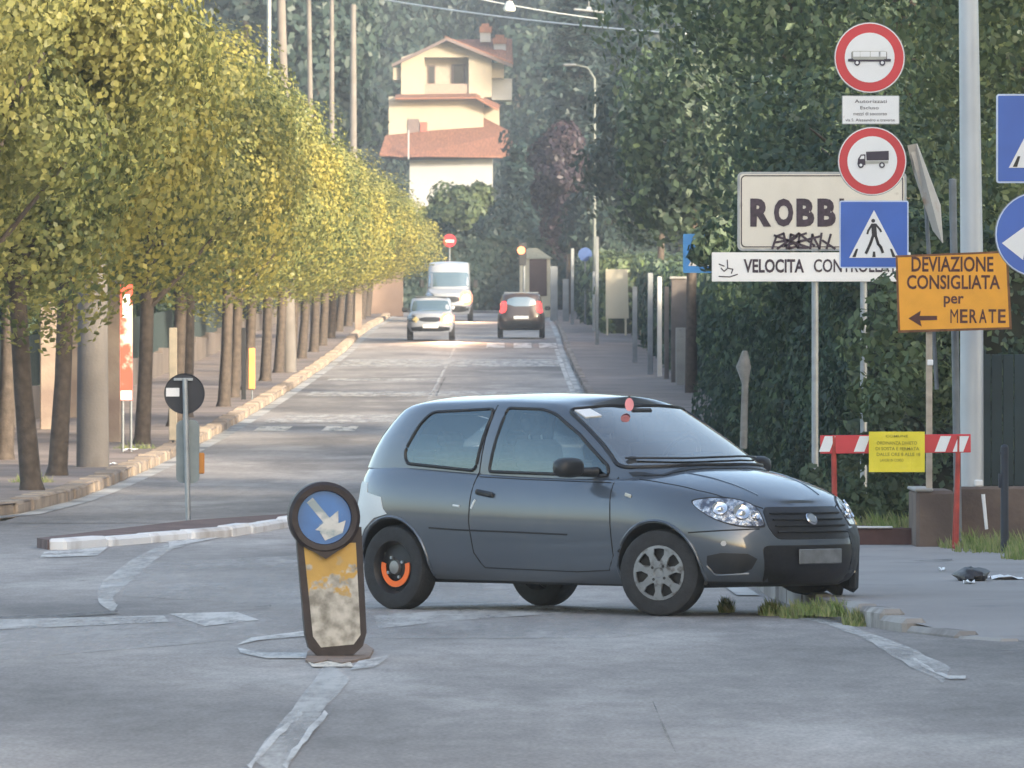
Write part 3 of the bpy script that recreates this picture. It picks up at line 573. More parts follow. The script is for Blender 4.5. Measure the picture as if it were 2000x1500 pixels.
b = MB(); D = 90.5; b.tube([(0, 0, 0), (.01, 0, 1.9)], [.03, .025], M['galvd']); b.box((0, -.03, .55), (.08, .02, .22), mat('green_tag', (.15, .3, .2), .6), bev=.005); o = b.build('post', None, None, (X(1684, D), D, .2), smooth=50); tag(o, 'thin grey garden post with a pale green tag in the hedge', 'post')
b = MB(); D = 100; b.tube([(0, 0, 0), (.02, 0, 1.0), (0, 0, 1.25), (.02, 0, 1.5)], [.045, .04, .09, .03], None, 8); o = b.build('stump', mat('pale_bark', (.2, .2, .19), .9, 0, .2, 9), None, (X(1452, D), D - 14, .1), smooth=60); o.location = (X(1452, 86.5), 86.5, .9); o.scale = (.8, .8, .62); tag(o, 'dry pale grey branch stump sticking out of the hedge', 'stump')

# ------------------------------------------------------------------ barrier, notice, walls, bollard at the right
D = 77.5; ox = X(1748, D); root = empty('barrier', (ox, D, .12), 0, 'red and white striped works barrier on red legs', 'barrier'); k = F / D
b = MB(); z1, z0 = Z(849, D) - .12, Z(885, D) - .12; xa, xb = X(1602, D) - ox, X(1896, D) - ox; b.box(((xa + xb) / 2, 0, (z0 + z1) / 2), (xb - xa, .03, z1 - z0), M['red'], bev=.004, ry=R(-.5))
for px_ in (1612, 1680, 1764, 1838, 1900):
    x0 = X(px_, D) - ox; x0 = min(x0, xb - .10); b.flat([(x0 - .055, z0 + .012), (x0 + .035, z0 + .012), (x0 + .085, z1 - .012), (x0 - .005, z1 - .012)], -.019, M['white'])
b.build('rail', None, root)
for px_, lean in ((1628, .02), (1872, -.02)):
    b = MB(); x0 = X(px_, D) - ox; b.tube([(x0 + lean, .0, 0), (x0, .0, z1 - .01)], .022, mat('barrier_leg_red', (.4, .05, .035), .6, 0, .25, 10)); b.tube([(x0 + lean, .35, 0), (x0, .02, z1 - .1)], .02, MATS['barrier_leg_red']); b.tube([(x0 + lean, -.02, .02), (x0 + lean, .35, .02)], .015, MATS['barrier_leg_red']); b.build('leg', None, root, smooth=50)
D = 77.44; ylw = mat('notice_yellow', (.82, .68, .04), .6, 0, .05, 4, .5, 8)
b = MB(); x0, x1, z0, z1 = X(1697, D), X(1806, D), Z(922, D), Z(843, D); cx, cz = (x0 + x1) / 2, (z0 + z1) / 2; nx, nz = 12, 8; vs = []
for i in range(nx + 1):
    for j in range(nz + 1): u, v = i / nx, j / nz; vs.append((x0 - cx + (x1 - x0) * u, .006 * math.sin(u * 9 + v * 4) - .01 + .0 * v, z0 - cz + (z1 - z0) * v))
b.add(vs, [(i * (nz + 1) + j, (i + 1) * (nz + 1) + j, (i + 1) * (nz + 1) + j + 1, i * (nz + 1) + j + 1) for i in range(nx) for j in range(nz)], ylw)
NI = mat('notice_ink', (.3, .25, .03), .7)
for t, u0, u1, v0, v1 in (('COMUNE', .3, .7, .86, .92), ('ORDINANZA DIVIETO', .14, .86, .68, .76), ('DI SOSTA E FERMATA', .12, .9, .54, .62), ('DALLE ORE 8 ALLE 18', .14, .92, .40, .48), ('LAVORI IN CORSO', .2, .62, .26, .33)):
    b.text(t, x0 - cx + (x1 - x0) * u0, x0 - cx + (x1 - x0) * u1, z0 - cz + (z1 - z0) * v0, z0 - cz + (z1 - z0) * v1, -.02, NI, .01)
o = b.build('notice', None, None, (cx, D, cz)); tag(o, 'yellow printed notice hanging on the striped barrier', 'notice')
wall = mat('old_wall', (.17, .125, .10), .9, 0, 0, 2.5, .5, 20, col2=(.10, .075, .065), thr=(.35, .65), dirt=((.3, .27, .23), 3, .62))
b = MB(); x0, x1 = X(1790, 78.5), X(1866, 78.5); b.box(((x0 + x1) / 2, 79.3, .33), (x1 - x0, 1.5, .55), wall, bev=.03); b.box(((x0 + x1) / 2 - .1, 79.3, .61), (.16, 1.52, .03), M['conc'], bev=.01); o = b.build('wall_block', wall); tag(o, 'short brown stone wall block behind the barrier', 'wall')
b = MB(); b.box(((3.95 + 12) / 2, 80.25, .34), (12 - 3.85, .8, .56), wall, bev=.02); o = b.build('garden_wall', wall); tag(o, 'low brown garden wall under the green fence at right', 'wall')
fg = mat('fence_green', (.022, .04, .045), .7, 0, .25, 2)
root = empty('fence', (X(1916, 80.5), 80.5, .62), 0, 'dark green-grey slatted metal fence on the low wall', 'fence')
b = MB(); h = Z(692, 80.5) - .62
for i in range(60): b.box((.04 + i * .1, 0, h / 2), (.094, .02, h), None, bev=.006)
b.build('panel', fg, root)
for x in (.02, 2.0, 4.0, 6.0): b = MB(); b.box((x, .05, h / 2 + .02), (.05, .05, h + .04), fg, bev=.005); b.build('post', fg, root)
D = 76; b = MB(); dk = mat('dark_blue_post', (.018, .025, .04), .5, 0, .2, 8); x = 0; b.tube([(0, 0, 0), (0, 0, .9)], .034, dk, 14); b.lathe([(.0, .925), (.024, .915), (.034, .895)], dk, 14, 'Z'); b.box((-.035, 0, .62), (.03, .05, .12), dk, bev=.005); b.box((-.03, 0, .85), (.02, .03, .03), dk, bev=.005)
o = b.build('bollard', None, None, (X(1962, D), D, .1), smooth=50); tag(o, 'dark blue upright metal post standing in the grass at right', 'bollard')
D = 78; b = MB(); b.tube([(0, 0, 0), (-.03, 0, .3)], [.014, .016], M['white'], 8); o = b.build('marker_rod', None, None, (X(1927, D), D, .28), smooth=50); tag(o, 'short thin white rod stuck in the grass in front of the low wall', 'rod')
# planter with white kerb in front of the sign post
b = MB(); b.box((3.0, 81.8, .12), (1.5, 4.4, .24), soil); o = b.build('planting_bed', soil); o['kind'] = 'structure'
b = MB(); b.box((3.02, 79.55, .135), (1.5, .12, .26), mat('bed_brick', (.11, .06, .055), .9, 0, .3, 5), bev=.01); b.box((3.11, 79.53, .272), (.42, .14, .016), kw, bev=.004); o = b.build('kerb', None); o['kind'] = 'structure'
# debris
def rock(name, loc, s, m, label, seed, cat):
    b = MB(); rs = random.Random(seed); n1, n2 = 8, 12; vs = []
    for i in range(n1 + 1):
        for j in range(n2):
            t = math.pi * i / n1; p = 2 * math.pi * j / n2; q = 1 + rs.uniform(-.14, .14); vs.append((s[0] * math.sin(t) * math.cos(p) * q, s[1] * math.sin(t) * math.sin(p) * q, s[2] * (math.cos(t) + .7) * q))
    b.add(vs, [(i * n2 + j, i * n2 + (j + 1) % n2, (i + 1) * n2 + (j + 1) % n2, (i + 1) * n2 + j) for i in range(n1) for j in range(n2)]); o = b.build(name, m, None, loc, smooth=50); return tag(o, label, cat)
def GP(px_, py_, dz=.12):
    D = (CH - dz) * F / (py_ - HZ); return (X(px_, D), D, dz)
rock('rubbish_bag', GP(1898, 1134), (.13, .3, .055), mat('dark_bag', (.03, .027, .03), .5, 0, .3, 9, .6, 20), 'dark crumpled bag lying on the right pavement', 4, 'bag')
def paper(loc, w_, d_, label, seed, m=None):
    b = MB(); rs = random.Random(seed); n = 5; vs = [((i / n - .5) * w_, (j / n - .5) * d_, rs.uniform(.0, .03)) for i in range(n + 1) for j in range(n + 1)]
    b.add(vs, [(i * (n + 1) + j, (i + 1) * (n + 1) + j, (i + 1) * (n + 1) + j + 1, i * (n + 1) + j + 1) for i in range(n) for j in range(n)]); o = b.build('litter', m or M['white'], None, loc); return tag(o, label, 'litter')
paper(GP(1965, 1131), .24, .6, 'crumpled white paper right of the dark bag', 1); paper(GP(1893, 1140), .08, .3, 'small white scrap in front of the dark bag', 2); paper(GP(1840, 1115), .04, .3, 'tiny white scrap on the pavement left of the dark bag', 5)
paper((X(255, 142), 142, zr(142) + .17), .22, .5, 'crumpled white paper at the foot of the red banner posts', 3); paper((-5.75, 131.5, .3), .1, .4, 'white scrap on the kerb beside the back of the round sign', 7)

# ------------------------------------------------------------------ plastic bollard with blue arrow
D = 51.8; root = empty('traffic_bollard', (X(655, D), D, 0), 0, 'battered yellow plastic bollard with a blue arrow disc in a black ring', 'bollard'); root.rotation_euler = (0, R(-1.7), R(4))
k = F / D; bx = lambda p: (p - 655) / k; bz = lambda q: (1284 - q) / k
blk = mat('bollard_black', (.022, .015, .017), .6, 0, .3, 10, .2, 30)
yel = mat('bollard_yellow', (.47, .29, .07), .6, 0, .2, 5, .2, 30, dirt=((.36, .3, .2), 9, .6))
# worn yellow: dirt and missing film over the lower half
nt = yel.node_tree; bs = nt.nodes['Principled BSDF']; src = bs.inputs['Base Color'].links[0].from_socket
tc = nt.nodes.new('ShaderNodeTexCoord'); sp = nt.nodes.new('ShaderNodeSeparateXYZ'); nt.links.new(tc.outputs['Object'], sp.inputs[0]); nz_ = nt.nodes.new('ShaderNodeTexNoise'); nz_.inputs['Scale'].default_value = 9; nz_.inputs['Detail'].default_value = 5; nt.links.new(tc.outputs['Object'], nz_.inputs['Vector'])
ma = nt.nodes.new('ShaderNodeMath'); ma.operation = 'MULTIPLY_ADD'; nt.links.new(nz_.outputs[0], ma.inputs[0]); ma.inputs[1].default_value = .75; nt.links.new(sp.outputs[2], ma.inputs[2])
rp = nt.nodes.new('ShaderNodeValToRGB'); nt.links.new(ma.outputs[0], rp.inputs[0]); rp.color_ramp.elements[0].position = .80; rp.color_ramp.elements[0].color = (1, 1, 1, 1); rp.color_ramp.elements[1].position = .84; rp.color_ramp.elements[1].color = (0, 0, 0, 1)
n5 = nt.nodes.new('ShaderNodeTexNoise'); n5.inputs['Scale'].default_value = 14; n5.inputs['Detail'].default_value = 6; nt.links.new(tc.outputs['Object'], n5.inputs['Vector']); r5 = nt.nodes.new('ShaderNodeValToRGB'); nt.links.new(n5.outputs[0], r5.inputs[0])
r5.color_ramp.elements[0].position = .35; r5.color_ramp.elements[0].color = (.2, .19, .165, 1); r5.color_ramp.elements[1].position = .62; r5.color_ramp.elements[1].color = (.5, .48, .44, 1)
mx = nt.nodes.new('ShaderNodeMix'); mx.data_type = 'RGBA'; nt.links.new(rp.outputs[0], mx.inputs[0]); nt.links.new(src, mx.inputs[6]); nt.links.new(r5.outputs[0], mx.inputs[7]); nt.links.new(mx.outputs[2], bs.inputs['Base Color'])
b = MB(); sh = [(bx(584), bz(1030)), (bx(712), bz(1030)), (bx(716), bz(1236)), (bx(708), bz(1262)), (bx(690), bz(1278)), (bx(622), bz(1282)), (bx(602), bz(1262)), (bx(596), bz(1236))]
b.prism(sh, -.09, .09, blk); b.build('body', blk, root)
b = MB(); b.flat([(bx(598), bz(1060)), (bx(700), bz(1060)), (bx(704), bz(1240)), (bx(690), bz(1258)), (bx(626), bz(1262)), (bx(611), bz(1240))], -.093, yel); b.build('front_panel', yel, root)
b = MB(); b.flat([(.0, 0), (.0, 0), (0, 0)], 0, blk); cxb, czb = bx(640), bz(1009)
b = MB(); b.lathe([(.15, -.10), (.155, -.135), (.185, -.14), (.203, -.12), (.203, .1), (.17, .12), (0, .12)], blk, 40, 'Y', (cxb, 0, czb)); b.prism([(cxb - .12, czb - .16), (cxb + .12, czb - .16), (cxb, czb - .235)], -.13, -.08, blk); b.build('ring', blk, root, smooth=40)
bf = mat('bollard_blue', (.02, .13, .38), .35, 0, .2, 6, dirt=((.4, .46, .44), 9, .58))
b = MB(); b.flat(disc(cxb, czb, .152), -.105, bf); aw = mat('arrow_white', (.52, .54, .54), .5, 0, .1, 10, dirt=((.25, .32, .36), 11, .5))
dv = Vector((.62, -.78)).normalized(); nv_ = Vector((-dv.y, dv.x)); cc = Vector((cxb, czb)); q = lambda a, c: cc + dv * a + nv_ * c
b.flat([q(-.13, -.022), q(.02, -.022), q(.02, -.085), q(.125, 0), q(.02, .085), q(.02, .022), q(-.13, .022)], -.109, aw); b.flat([(cxb + .03, czb - .05), (cxb + .12, czb - .02), (cxb + .10, czb - .09), (cxb + .0, czb - .13), (cxb - .03, czb - .08)], -.112, aw); b.build('arrow_disc', bf, root)
b = MB(); P = [G(596, 1296), G(612, 1300), G(640, 1297), G(668, 1301), (G(694, 1296)), G(722, 1288), G(730, 1276), G(716, 1266), G(680, 1260), G(620, 1266), G(600, 1280)]; n = len(P)
b.add([(x, y, .0) for x, y in P] + [(x * .99 + -.01, y, .014) for x, y in P], [tuple(range(n, 2 * n))] + [(i, (i + 1) % n, (i + 1) % n + n, i + n) for i in range(n)]); o = b.build('island', mat('dirty_concrete', (.24, .17, .13), .9, 0, .3, 6, .5, 20)); o['kind'] = 'structure'

# ------------------------------------------------------------------ round sign seen from behind on the left island
D = 95.3; ox = X(362, D); root = empty('sign_post', (ox, D, .1), 0, 'thin post with the dark back of a round sign and a grey delineator below', 'road sign')
b = MB(); b.tube([(X(368, D) - ox, 0, .05), (X(361, D) - ox, 0, Z(740, D))], .028, M['galv'], 12); child_at(b, 'post', root, 50)
b = MB(); b.prism(disc(X(360, D) - ox, Z(769, D), .213), .04, .055, mat('sign_back_dark', (.02, .022, .03), .6)); b.lathe([(.2, .04), (.213, .03), (.213, .04)], MATS['sign_back_dark'], 40, 'Y', (X(360, D) - ox, 0, Z(769, D))); b.box((X(358, D) - ox, .02, Z(741, D)), (.2, .03, .03), M['galv'], bev=.004); b.flat(rrect(X(337, D) - ox, Z(766, D), .14, .09, .005), .036, M['white']); child_at(b, 'round_sign', root)
b = MB(); b.prism(rrect(X(366, D) - ox, Z(882, D), .24, .66, .07), .06, .2, mat('delineator_grey', (.2, .24, .25), .6, 0, .15, 5)); b.box((X(393, D) - ox, .1, Z(905, D)), (.06, .05, .22), mat('delineator_orange', (.5, .2, .03), .6), bev=.01); child_at(b, 'delineator', root)

# ------------------------------------------------------------------ left side: poles, banner, pillars, fences
def cpole(px_b, D, h, r0, r1, label, lean=0, x=None):
    b = MB(); q_ = .78 if h > 10.2 else 1; b.tube([(0, 0, -.1), (lean * .5, 0, h / 2), (lean, 0, h)], [r0 * q_, (r0 + r1) / 2 * q_, r1 * q_], None, 16); o = b.build('utility_pole', mat('concrete_pole', (.16, .15, .145), .85, 0, .2, 1.2, .3, 30, dirt=((.13, .12, .115), 1.5, .55)), None, (X(px_b, D) if x is None else x, D, zr(D) + .12), smooth=50); return tag(o, label, 'utility pole', 'concrete poles along the left pavement')
cpole(181, 130, 10, .235, .14, 'wide grey concrete pole standing on the left pavement, nearest of the poles')
cpole(566, 243, 10.7, .24, .14, 'concrete pole in the left tree row, rising out of frame above the crowns', -.25)
cpole(612, 335, 14.5, .15, .10, 'slim concrete pole with its braced top left of the wooden pole', -.2)
cpole(690, 415, 14.0, .26, .16, 'pale concrete pole whose top shows right against the dark woods')
cpole(648, 365, 14.6, .17, .10, 'brown slender pole with a small white insulator on top')
b = MB(); b.tube([(-.02, 0, 0), (.0, 0, 14)], .07, M['galv']); o = b.build('utility_pole', None, None, (X(526, 280), 280, zr(280)), smooth=50); tag(o, 'thin white metal pole directly left of the concrete pole leaving the frame top', 'utility pole')
D = 143; ox = X(246, D); root = empty('banner_sign', (ox, D, zr(D) + .12), 0, 'tall narrow red and white banner on two thin grey posts', 'banner')
for px_ in (240, 256): b = MB(); b.tube([(X(px_, D) - ox, 0, zr(D)), (X(px_, D) - ox, 0, Z(560, D))], .022, M['galvd']); child_at(b, 'post', root)
b = MB(); rb = mat('banner_red', (.75, .08, .05), .6, 0, 0, 3, col2=(.8, .5, .45), thr=(.42, .5)); b.prism([(X(235, D) - ox, Z(782, D)), (X(259, D) - ox, Z(782, D)), (X(259, D) - ox, Z(556, D)), (X(235, D) - ox, Z(556, D))], -.04, -.025, rb); b.flat([(X(236, D) - ox, Z(781, D)), (X(258, D) - ox, Z(781, D)), (X(258, D) - ox, Z(763, D)), (X(236, D) - ox, Z(763, D))], -.044, M['white']); b.flat([(X(240, D) - ox, Z(620, D)), (X(254, D) - ox, Z(620, D)), (X(254, D) - ox, Z(575, D)), (X(240, D) - ox, Z(575, D))], -.044, M['white']); child_at(b, 'banner', root)
b = MB(); D = 158; b.prism([(X(20, D), Z(650, D)), (X(52, D), Z(645, D)), (X(60, D), Z(842, D)), (X(40, D), Z(838, D))], 0, .05, mat('white_panel', (.6, .64, .68), .5, 0, .06, 2)); o = b.build('signboard', None, None, (0, D, 0)); tag(o, 'tall bluish white panel leaning between the nearest lime trunks', 'signboard')
grc = mat('mottled_render', (.3, .25, .21), .9, 0, 0, 2, .3, 20, col2=(.22, .17, .15), thr=(.35, .6))
for px_, D, w_, y0, lab in ((96, 165, .32, 594, 'mottled brown rendered gate pillar behind the leaning white panel'), (140, 178, .3, 560, 'rendered gate pillar just right of the second trunk'), (222, 152, .25, 560, 'tan rendered pillar just right of the wide concrete pole')):
    b = MB(); h = Z(y0, D) - zr(D); b.box((0, 0, h / 2), (w_, w_, h), grc, bev=.02); b.box((0, 0, h + .03), (w_ + .08, w_ + .08, .06), M['conc'], bev=.01); o = b.build('gate_pillar', None, None, (X(px_, D), D, zr(D) + .05)); tag(o, lab, 'pillar', 'gate pillars along the left gardens')
lw = mat('garden_wall_pale', (.13, .11, .1), .9, 0, .2, .6, .3, 15)
for i, (y0, y1) in enumerate(((150, 195), (198, 250), (254, 320), (324, 420))):
    root = empty('garden_wall', (-9.3, (y0 + y1) / 2, zr(y0)), 0, f'low wall with a dark railing behind the left tree row, {ORD[i]} stretch from the camera', 'wall', 'garden walls behind the left trees')
    b = MB(); L = y1 - y0; n = max(2, int(L / 10)); vs = []
    for k in range(n):
        ya = y0 + L * k / n; yb = y0 + L * (k + 1) / n; zz = (zr(ya) + zr(yb)) / 2 - zr(y0); b.box((0, (ya + yb) / 2 - (y0 + y1) / 2, zz + .3), (.25, L / n - .01, .9), lw, bev=.01)
    b.build('wall', lw, root); b = MB()
    for k in range(int(L / .35)):
        ya = y0 + k * .35; b.box((0, ya - (y0 + y1) / 2, zr(ya) - zr(y0) + 1.25), (.03, .03, 1.0), fg)
    b.build('railing', fg, root)
for i, (y0, y1) in enumerate(((150, 205), (206, 280), (281, 420))):
    hedge('hedge', -13.2, -10.2, y0, y1, 3.6, 14000, .28, LH, f'dark garden hedge behind the left railing, {ORD[i]} stretch from the camera', 'rft', group='hedges behind the left railing')
hedge('hedge', -16, -10.5, 128, 149, 3.4, 9000, .2, LG, 'brighter green garden hedge at the far left between the trunks', 'rft')
for px_, D, y0, y1, w_, m_, lab in ((338, 150, 640, 860, .13, mat('cream_post', (.5, .44, .34), .8), 'narrow cream post behind the back of the round sign'), (492, 200, 680, 760, .14, mat('orange_board', (.75, .33, .1), .6), 'small orange board between the trunks behind the round sign'), (476, 200, 640, 790, .1, M['plastic'], 'dark slender post left of the small orange board'), (700, 330, 560, 660, .25, grc, 'tan pillar at the far end of the left trunks')):
    b = MB(); b.box((0, 0, 0), (w_, .1, (y1 - y0) * D / F), m_, bev=.01); b.tube([(0, .06, -(y1 - y0) * D / F / 2 - .5), (0, .06, 0)], .02, M['galvd']); o = b.build('post', None, None, (X(px_, D), D, Z((y0 + y1) / 2, D))); tag(o, lab, 'post')
# far left wall beside the white van
b = MB(); b.box((0, 0, 1.2), (1.6, .3, 2.6), mat('tan_wall', (.38, .27, .21), .9, 0, .15, 1), bev=.02); o = b.build('garden_wall', None, None, (X(758, 400) - .2, 405, zr(400))); tag(o, 'tan garden wall left of the white van', 'wall')

# ------------------------------------------------------------------ right side far: posts, panels, fence
def fpost(px_, D, y0, y1, w_, m_, lab, grp=None, cap=False, d_=.2):
    b = MB(); z0, z1 = zr(D) + .1, Z(y0, D); b.box((0, 0, (z1 - z0) / 2), (w_, d_, z1 - z0), m_, bev=.015)
    if cap: b.box((0, 0, z1 - z0 + .03), (w_ + .08, d_ + .08, .06), M['conc'], bev=.01)
    o = b.build('post', None, None, (X(px_, D), D, z0)); return tag(o, lab, 'post', grp)
gb = mat('grey_blue_post', (.2, .22, .24), .7, 0, .2, 3); gl_ = mat('pale_post', (.42, .43, .43), .8, 0, .1, 3); gbr = mat('brown_grey_post', (.15, .13, .12), .9, 0, .2, 3)
G1 = 'fence posts along the right pavement'
fpost(1270, 240, 533, 718, .14, gb, 'dark grey gate post at the near end of the far right fence', G1); fpost(1288, 236, 540, 722, .12, gl_, 'pale grey post next to the dark gate post', G1); fpost(1302, 232, 560, 730, .12, gbr, 'dark brown post right of the pale grey post', G1)
fpost(1335, 226, 545, 745, .62, gbr, 'broad brown-grey rendered pier behind the bluish pole', G1, True, .3); fpost(1330, 222, 640, 747, .26, M['conc'], 'short pale concrete stub in front of the broad pier', G1)
fpost(1350, 221, 660, 747, .1, gl_, 'thin pale post right of the short concrete stub', G1)
for px_, D, y0, w_, m_, lab in ((1118, 350, 485, .12, gb, 'tall greenish post beside the round blue sign'), (1105, 365, 545, .25, gb, 'dark grey post left of the tall greenish post'), (1082, 372, 520, .3, gb, 'broad dark grey post behind the dark car'), (1160, 330, 530, .1, gl_, 'pale thin post left of the cream board'), (1240, 262, 560, .14, gb, 'dark post midway along the right fence')): fpost(px_, D, y0, 0, w_, m_, lab, G1)
hedge('hedge', 3.2, 5.2, 322, 345, 2.6, 5000, .25, LG, 'dark green hedge block left of the cream board', 'lft', group='hedges along the far right pavement')
hedge('hedge', 4.6, 7.6, 152, 234, 2.9, 15000, .24, LH, 'dark hedge behind the broad brown-grey pier', 'lft', group='hedges along the far right pavement')
hedge('hedge', 4.4, 7.4, 236, 320, 2.8, 9000, .3, LH, 'dark hedge behind the far right fence posts', 'lft', group='hedges along the far right pavement')
hedge('hedge', 3.0, 6.0, 347, 430, 2.6, 8000, .35, LH, 'most distant dark hedge on the right near the brown hut', 'lft', group='hedges along the far right pavement')
D = 318; ox = X(1205, D); root = empty('notice_board', (ox, D, zr(D) + .1), 0, 'blank cream notice board on two legs on the right pavement', 'notice board'); crm = mat('cream_board', (.62, .56, .42), .7, 0, .05, 2)
b = MB(); b.prism([(X(1183, D) - ox, Z(622, D)), (X(1228, D) - ox, Z(622, D)), (X(1226, D) - ox, Z(526, D)), (X(1183, D) - ox, Z(526, D))], -.04, .04, crm); child_at(b, 'board', root)
for px_ in (1186, 1222): b = MB(); b.box((X(px_, D) - ox, .02, (zr(D) + Z(622, D)) / 2 - .05), (.07, .05, Z(622, D) - zr(D) + .1), crm); child_at(b, 'leg', root)
# brown hut with cream frame beyond the dark car
D = 400; ox = X(1045, D); s = F / D; root = empty('hut', (ox, D, zr(D)), 0, 'small cream-framed hut with a brown door beyond the dark car', 'hut')
b = MB(); b.box((0, .8, (Z(505, D) + zr(D)) / 2), (60 / s, 1.6, Z(505, D) - zr(D)), crm, bev=.03); b.add([(-30 / s - .1, -.1, Z(505, D)), (30 / s + .1, -.1, Z(505, D)), (30 / s + .1, 1.7, Z(505, D)), (-30 / s - .1, 1.7, Z(505, D)), (-.3, .8, Z(484, D)), (.1, .8, Z(484, D))], [(0, 1, 5, 4), (1, 2, 5), (2, 3, 4, 5), (3, 0, 4)], mat('hut_roof', (.3, .28, .2), .9)); child_at(b, 'walls', root)
b = MB(); b.box((6 / s, -.03, Z(542, D)), (34 / s, .05, 72 / s), mat('hut_brown', (.09, .05, .045), .8)); child_at(b, 'door', root)
# end wall closing the street
b = MB(); b.box((0, 0, 1.2), (10, .3, 2.3), mat('end_wall', (.07, .08, .065), .9, 0, .12, .5)); o = b.build('garden_wall', None, None, (-1.2, 436, zr(436))); tag(o, 'grey-green wall closing the far end of the street', 'wall')
hedge('hedge', -6.3, 4.0, 426, 430, 3.4, 9000, .3, LB, 'dark hedge across the far end of the street behind the vehicles', 'ft')
# traffic lights and far signs
def tlight(px_, py_, D, label):
    root = empty('traffic_light', (X(px_, D), D, zr(D)), 0, label, 'traffic light'); z = Z(py_, D) - zr(D)
    b = MB(); b.tube([(.12, .1, 0), (.12, .1, z + .3)], .06, M['galvd']); b.build('pole', None, root); b = MB(); b.box((.05, .0, z - .15), (.34, .24, 1.0), M['plastic'], bev=.03); b.build('housing', None, root)
    b = MB(); b.prism(disc(0, z, .17, 20), -.16, -.13, mat('amber_lamp', (.6, .15, .06), .5, emit=(1, .25, .1), estr=.9)); b.build('lamp', None, root)
tlight(1018, 489, 392, 'traffic light glowing orange-red beside the brown hut')
D = 415; root = empty('sign_post', (X(878, D), D, zr(D)), 0, 'small red no-entry sign above the white van', 'road sign'); z = Z(470, D) - zr(D); b = MB(); b.tube([(0, .05, 0), (0, .05, z)], .04, M['galvd']); b.build('post', None, root); b = MB(); b.prism(disc(0, z, .3), -.02, .02, M['red']); b.flat(rrect(0, z - .02, .4, .11, .01), -.024, M['white']); b.build('round_sign', None, root)
D = 352; root = empty('sign_post', (X(1143, D), D, zr(D)), 0, 'small round dark blue sign in front of the right hedge far away', 'road sign'); z = Z(497, D) - zr(D); b = MB(); b.tube([(.0, .05, 0), (.0, .05, z)], .04, M['galvd']); b.build('post', None, root); b = MB(); b.prism(disc(0, z, .27), -.02, .02, mat('sign_blue_dark', (.02, .06, .2), .5)); b.build('round_sign', None, root)
# street lamps against the far trees and cables
def slamp(px_, D, ytop, ybot, label):
    root = empty('street_lamp', (X(px_, D), D, zr(D) - 3), 0, label, 'street lamp'); zt = Z(ytop, D) - zr(D) + 3; b = MB(); b.tube([(0, 0, 0), (0, 0, zt - .4), (-.25, 0, zt), (-.7, 0, zt + .1)], [.08, .06, .04, .03], mat('lamp_pole_dark', (.11, .13, .13), .6, .2, .2, 3)); b.build('pole', None, root, smooth=50); b = MB(); b.box((-.9, 0, zt + .1), (.5, .2, .1), M['galvd'], bev=.04); b.build('lamp_head', None, root)
slamp(1161, 330, 132, 600, 'tall grey street lamp pole rising in front of the cedar')
fpost(1166, 300, 462, 0, .12, M['galvd'], 'tall bare grey pole low in front of the far right trees', G1, False, .12)
def cable(p0, p1, D0, D1, sag, r, label, lamp=None):
    a = W(*p0, D0); c = W(*p1, D1); mid = (a + c) / 2; pts = []
    for i in range(25):
        t = i / 24; p = a.lerp(c, t) - Vector((0, 0, sag * 4 * t * (1 - t))); pts.append(p - mid)
    b = MB(); b.tube(pts, r, mat('cable_metal', (.45, .5, .55), .5, .3), 6); o = b.build('overhead_cable', None, None, mid); return tag(o, label, 'cable')
cable((640, -20), (1340, 66), 200, 190, .12, .02, 'long pale cable crossing the top of the street above the house'); cable((880, -14), (1180, 38), 240, 240, .05, .016, 'short faint cable crossing above the cedar top')
b = MB(); b.lathe([(0, .22), (.08, .2), (.16, .02), (.14, -.05), (0, -.08)], mat('lantern_white', (.7, .75, .72), .4), 16, 'Z'); b.tube([(0, 0, .2), (0, 0, .9)], .02, M['galvd']); o = b.build('hanging_lamp', None, None, W(995, 18, 240), smooth=50); tag(o, 'small pale lamp hanging from the cable near the chimney', 'lamp')
b = MB(); b.box((0, 0, 0), (.82, .2, .06), M['galv'], bev=.02, ry=R(6)); b.box((0, .05, .05), (.14, .14, .12), M['galv'], bev=.02); b.tube([(0, 0, 0), (0, 0, .8)], .015, M['galvd']); o = b.build('hanging_lamp', None, None, W(1150, 21, 245)); tag(o, 'flat winged street lamp hanging high above the cedar', 'lamp')

# ------------------------------------------------------------------ house on the slope
D = 640.; s = F / D; ox = X(880, D); zb = Z(410, D) - 4
root = empty('house', (ox, D, zb), 0, 'cream hillside villa with red tiled roofs, loggia and two chimneys', 'house')
hx = lambda p: X(p, D) - ox; hz = lambda q: Z(q, D) - zb
cw = mat('house_cream', (.32, .29, .235), .9, 0, .05, .8); ww = mat('house_white', (.30, .315, .34), .9, 0, .05, .8); tl = mat('roof_tiles', (.19, .085, .055), .85, 0, .35, 2.5, .4, 8, stretch=(4, 1, 1)); dkc = mat('house_shade', (.27, .21, .18), .9); dw = mat('eaves_wood', (.13, .10, .10), .8)
def hbox(b, x0, y0, x1, y1, d0, d1, m): b.box(((hx(x0) + hx(x1)) / 2, (d0 + d1) / 2, (hz(y0) + hz(y1)) / 2), (hx(x1) - hx(x0), d1 - d0, hz(y0) - hz(y1)), m)
b = MB(); hbox(b, 800, 308, 962, 520, 0, 9, ww); b.build('lower_wall', None, root)
b = MB(); hbox(b, 758, 186, 944, 300, 3, 11, cw); hbox(b, 944, 205, 975, 300, 5, 11, cw); b.build('middle_wall', None, root)
b = MB()
hbox(b, 782, 108, 828, 186, 4.2, 11, cw); hbox(b, 915, 108, 960, 186, 4.2, 11, cw); hbox(b, 828, 105, 915, 186, 5.8, 11, mat('loggia_back', (.32, .29, .25), .9)); hbox(b, 766, 128, 782, 152, 4.6, 11, cw); hbox(b, 960, 118, 984, 148, 5, 11, cw); hbox(b, 960, 148, 1000, 190, 6, 11, ww)
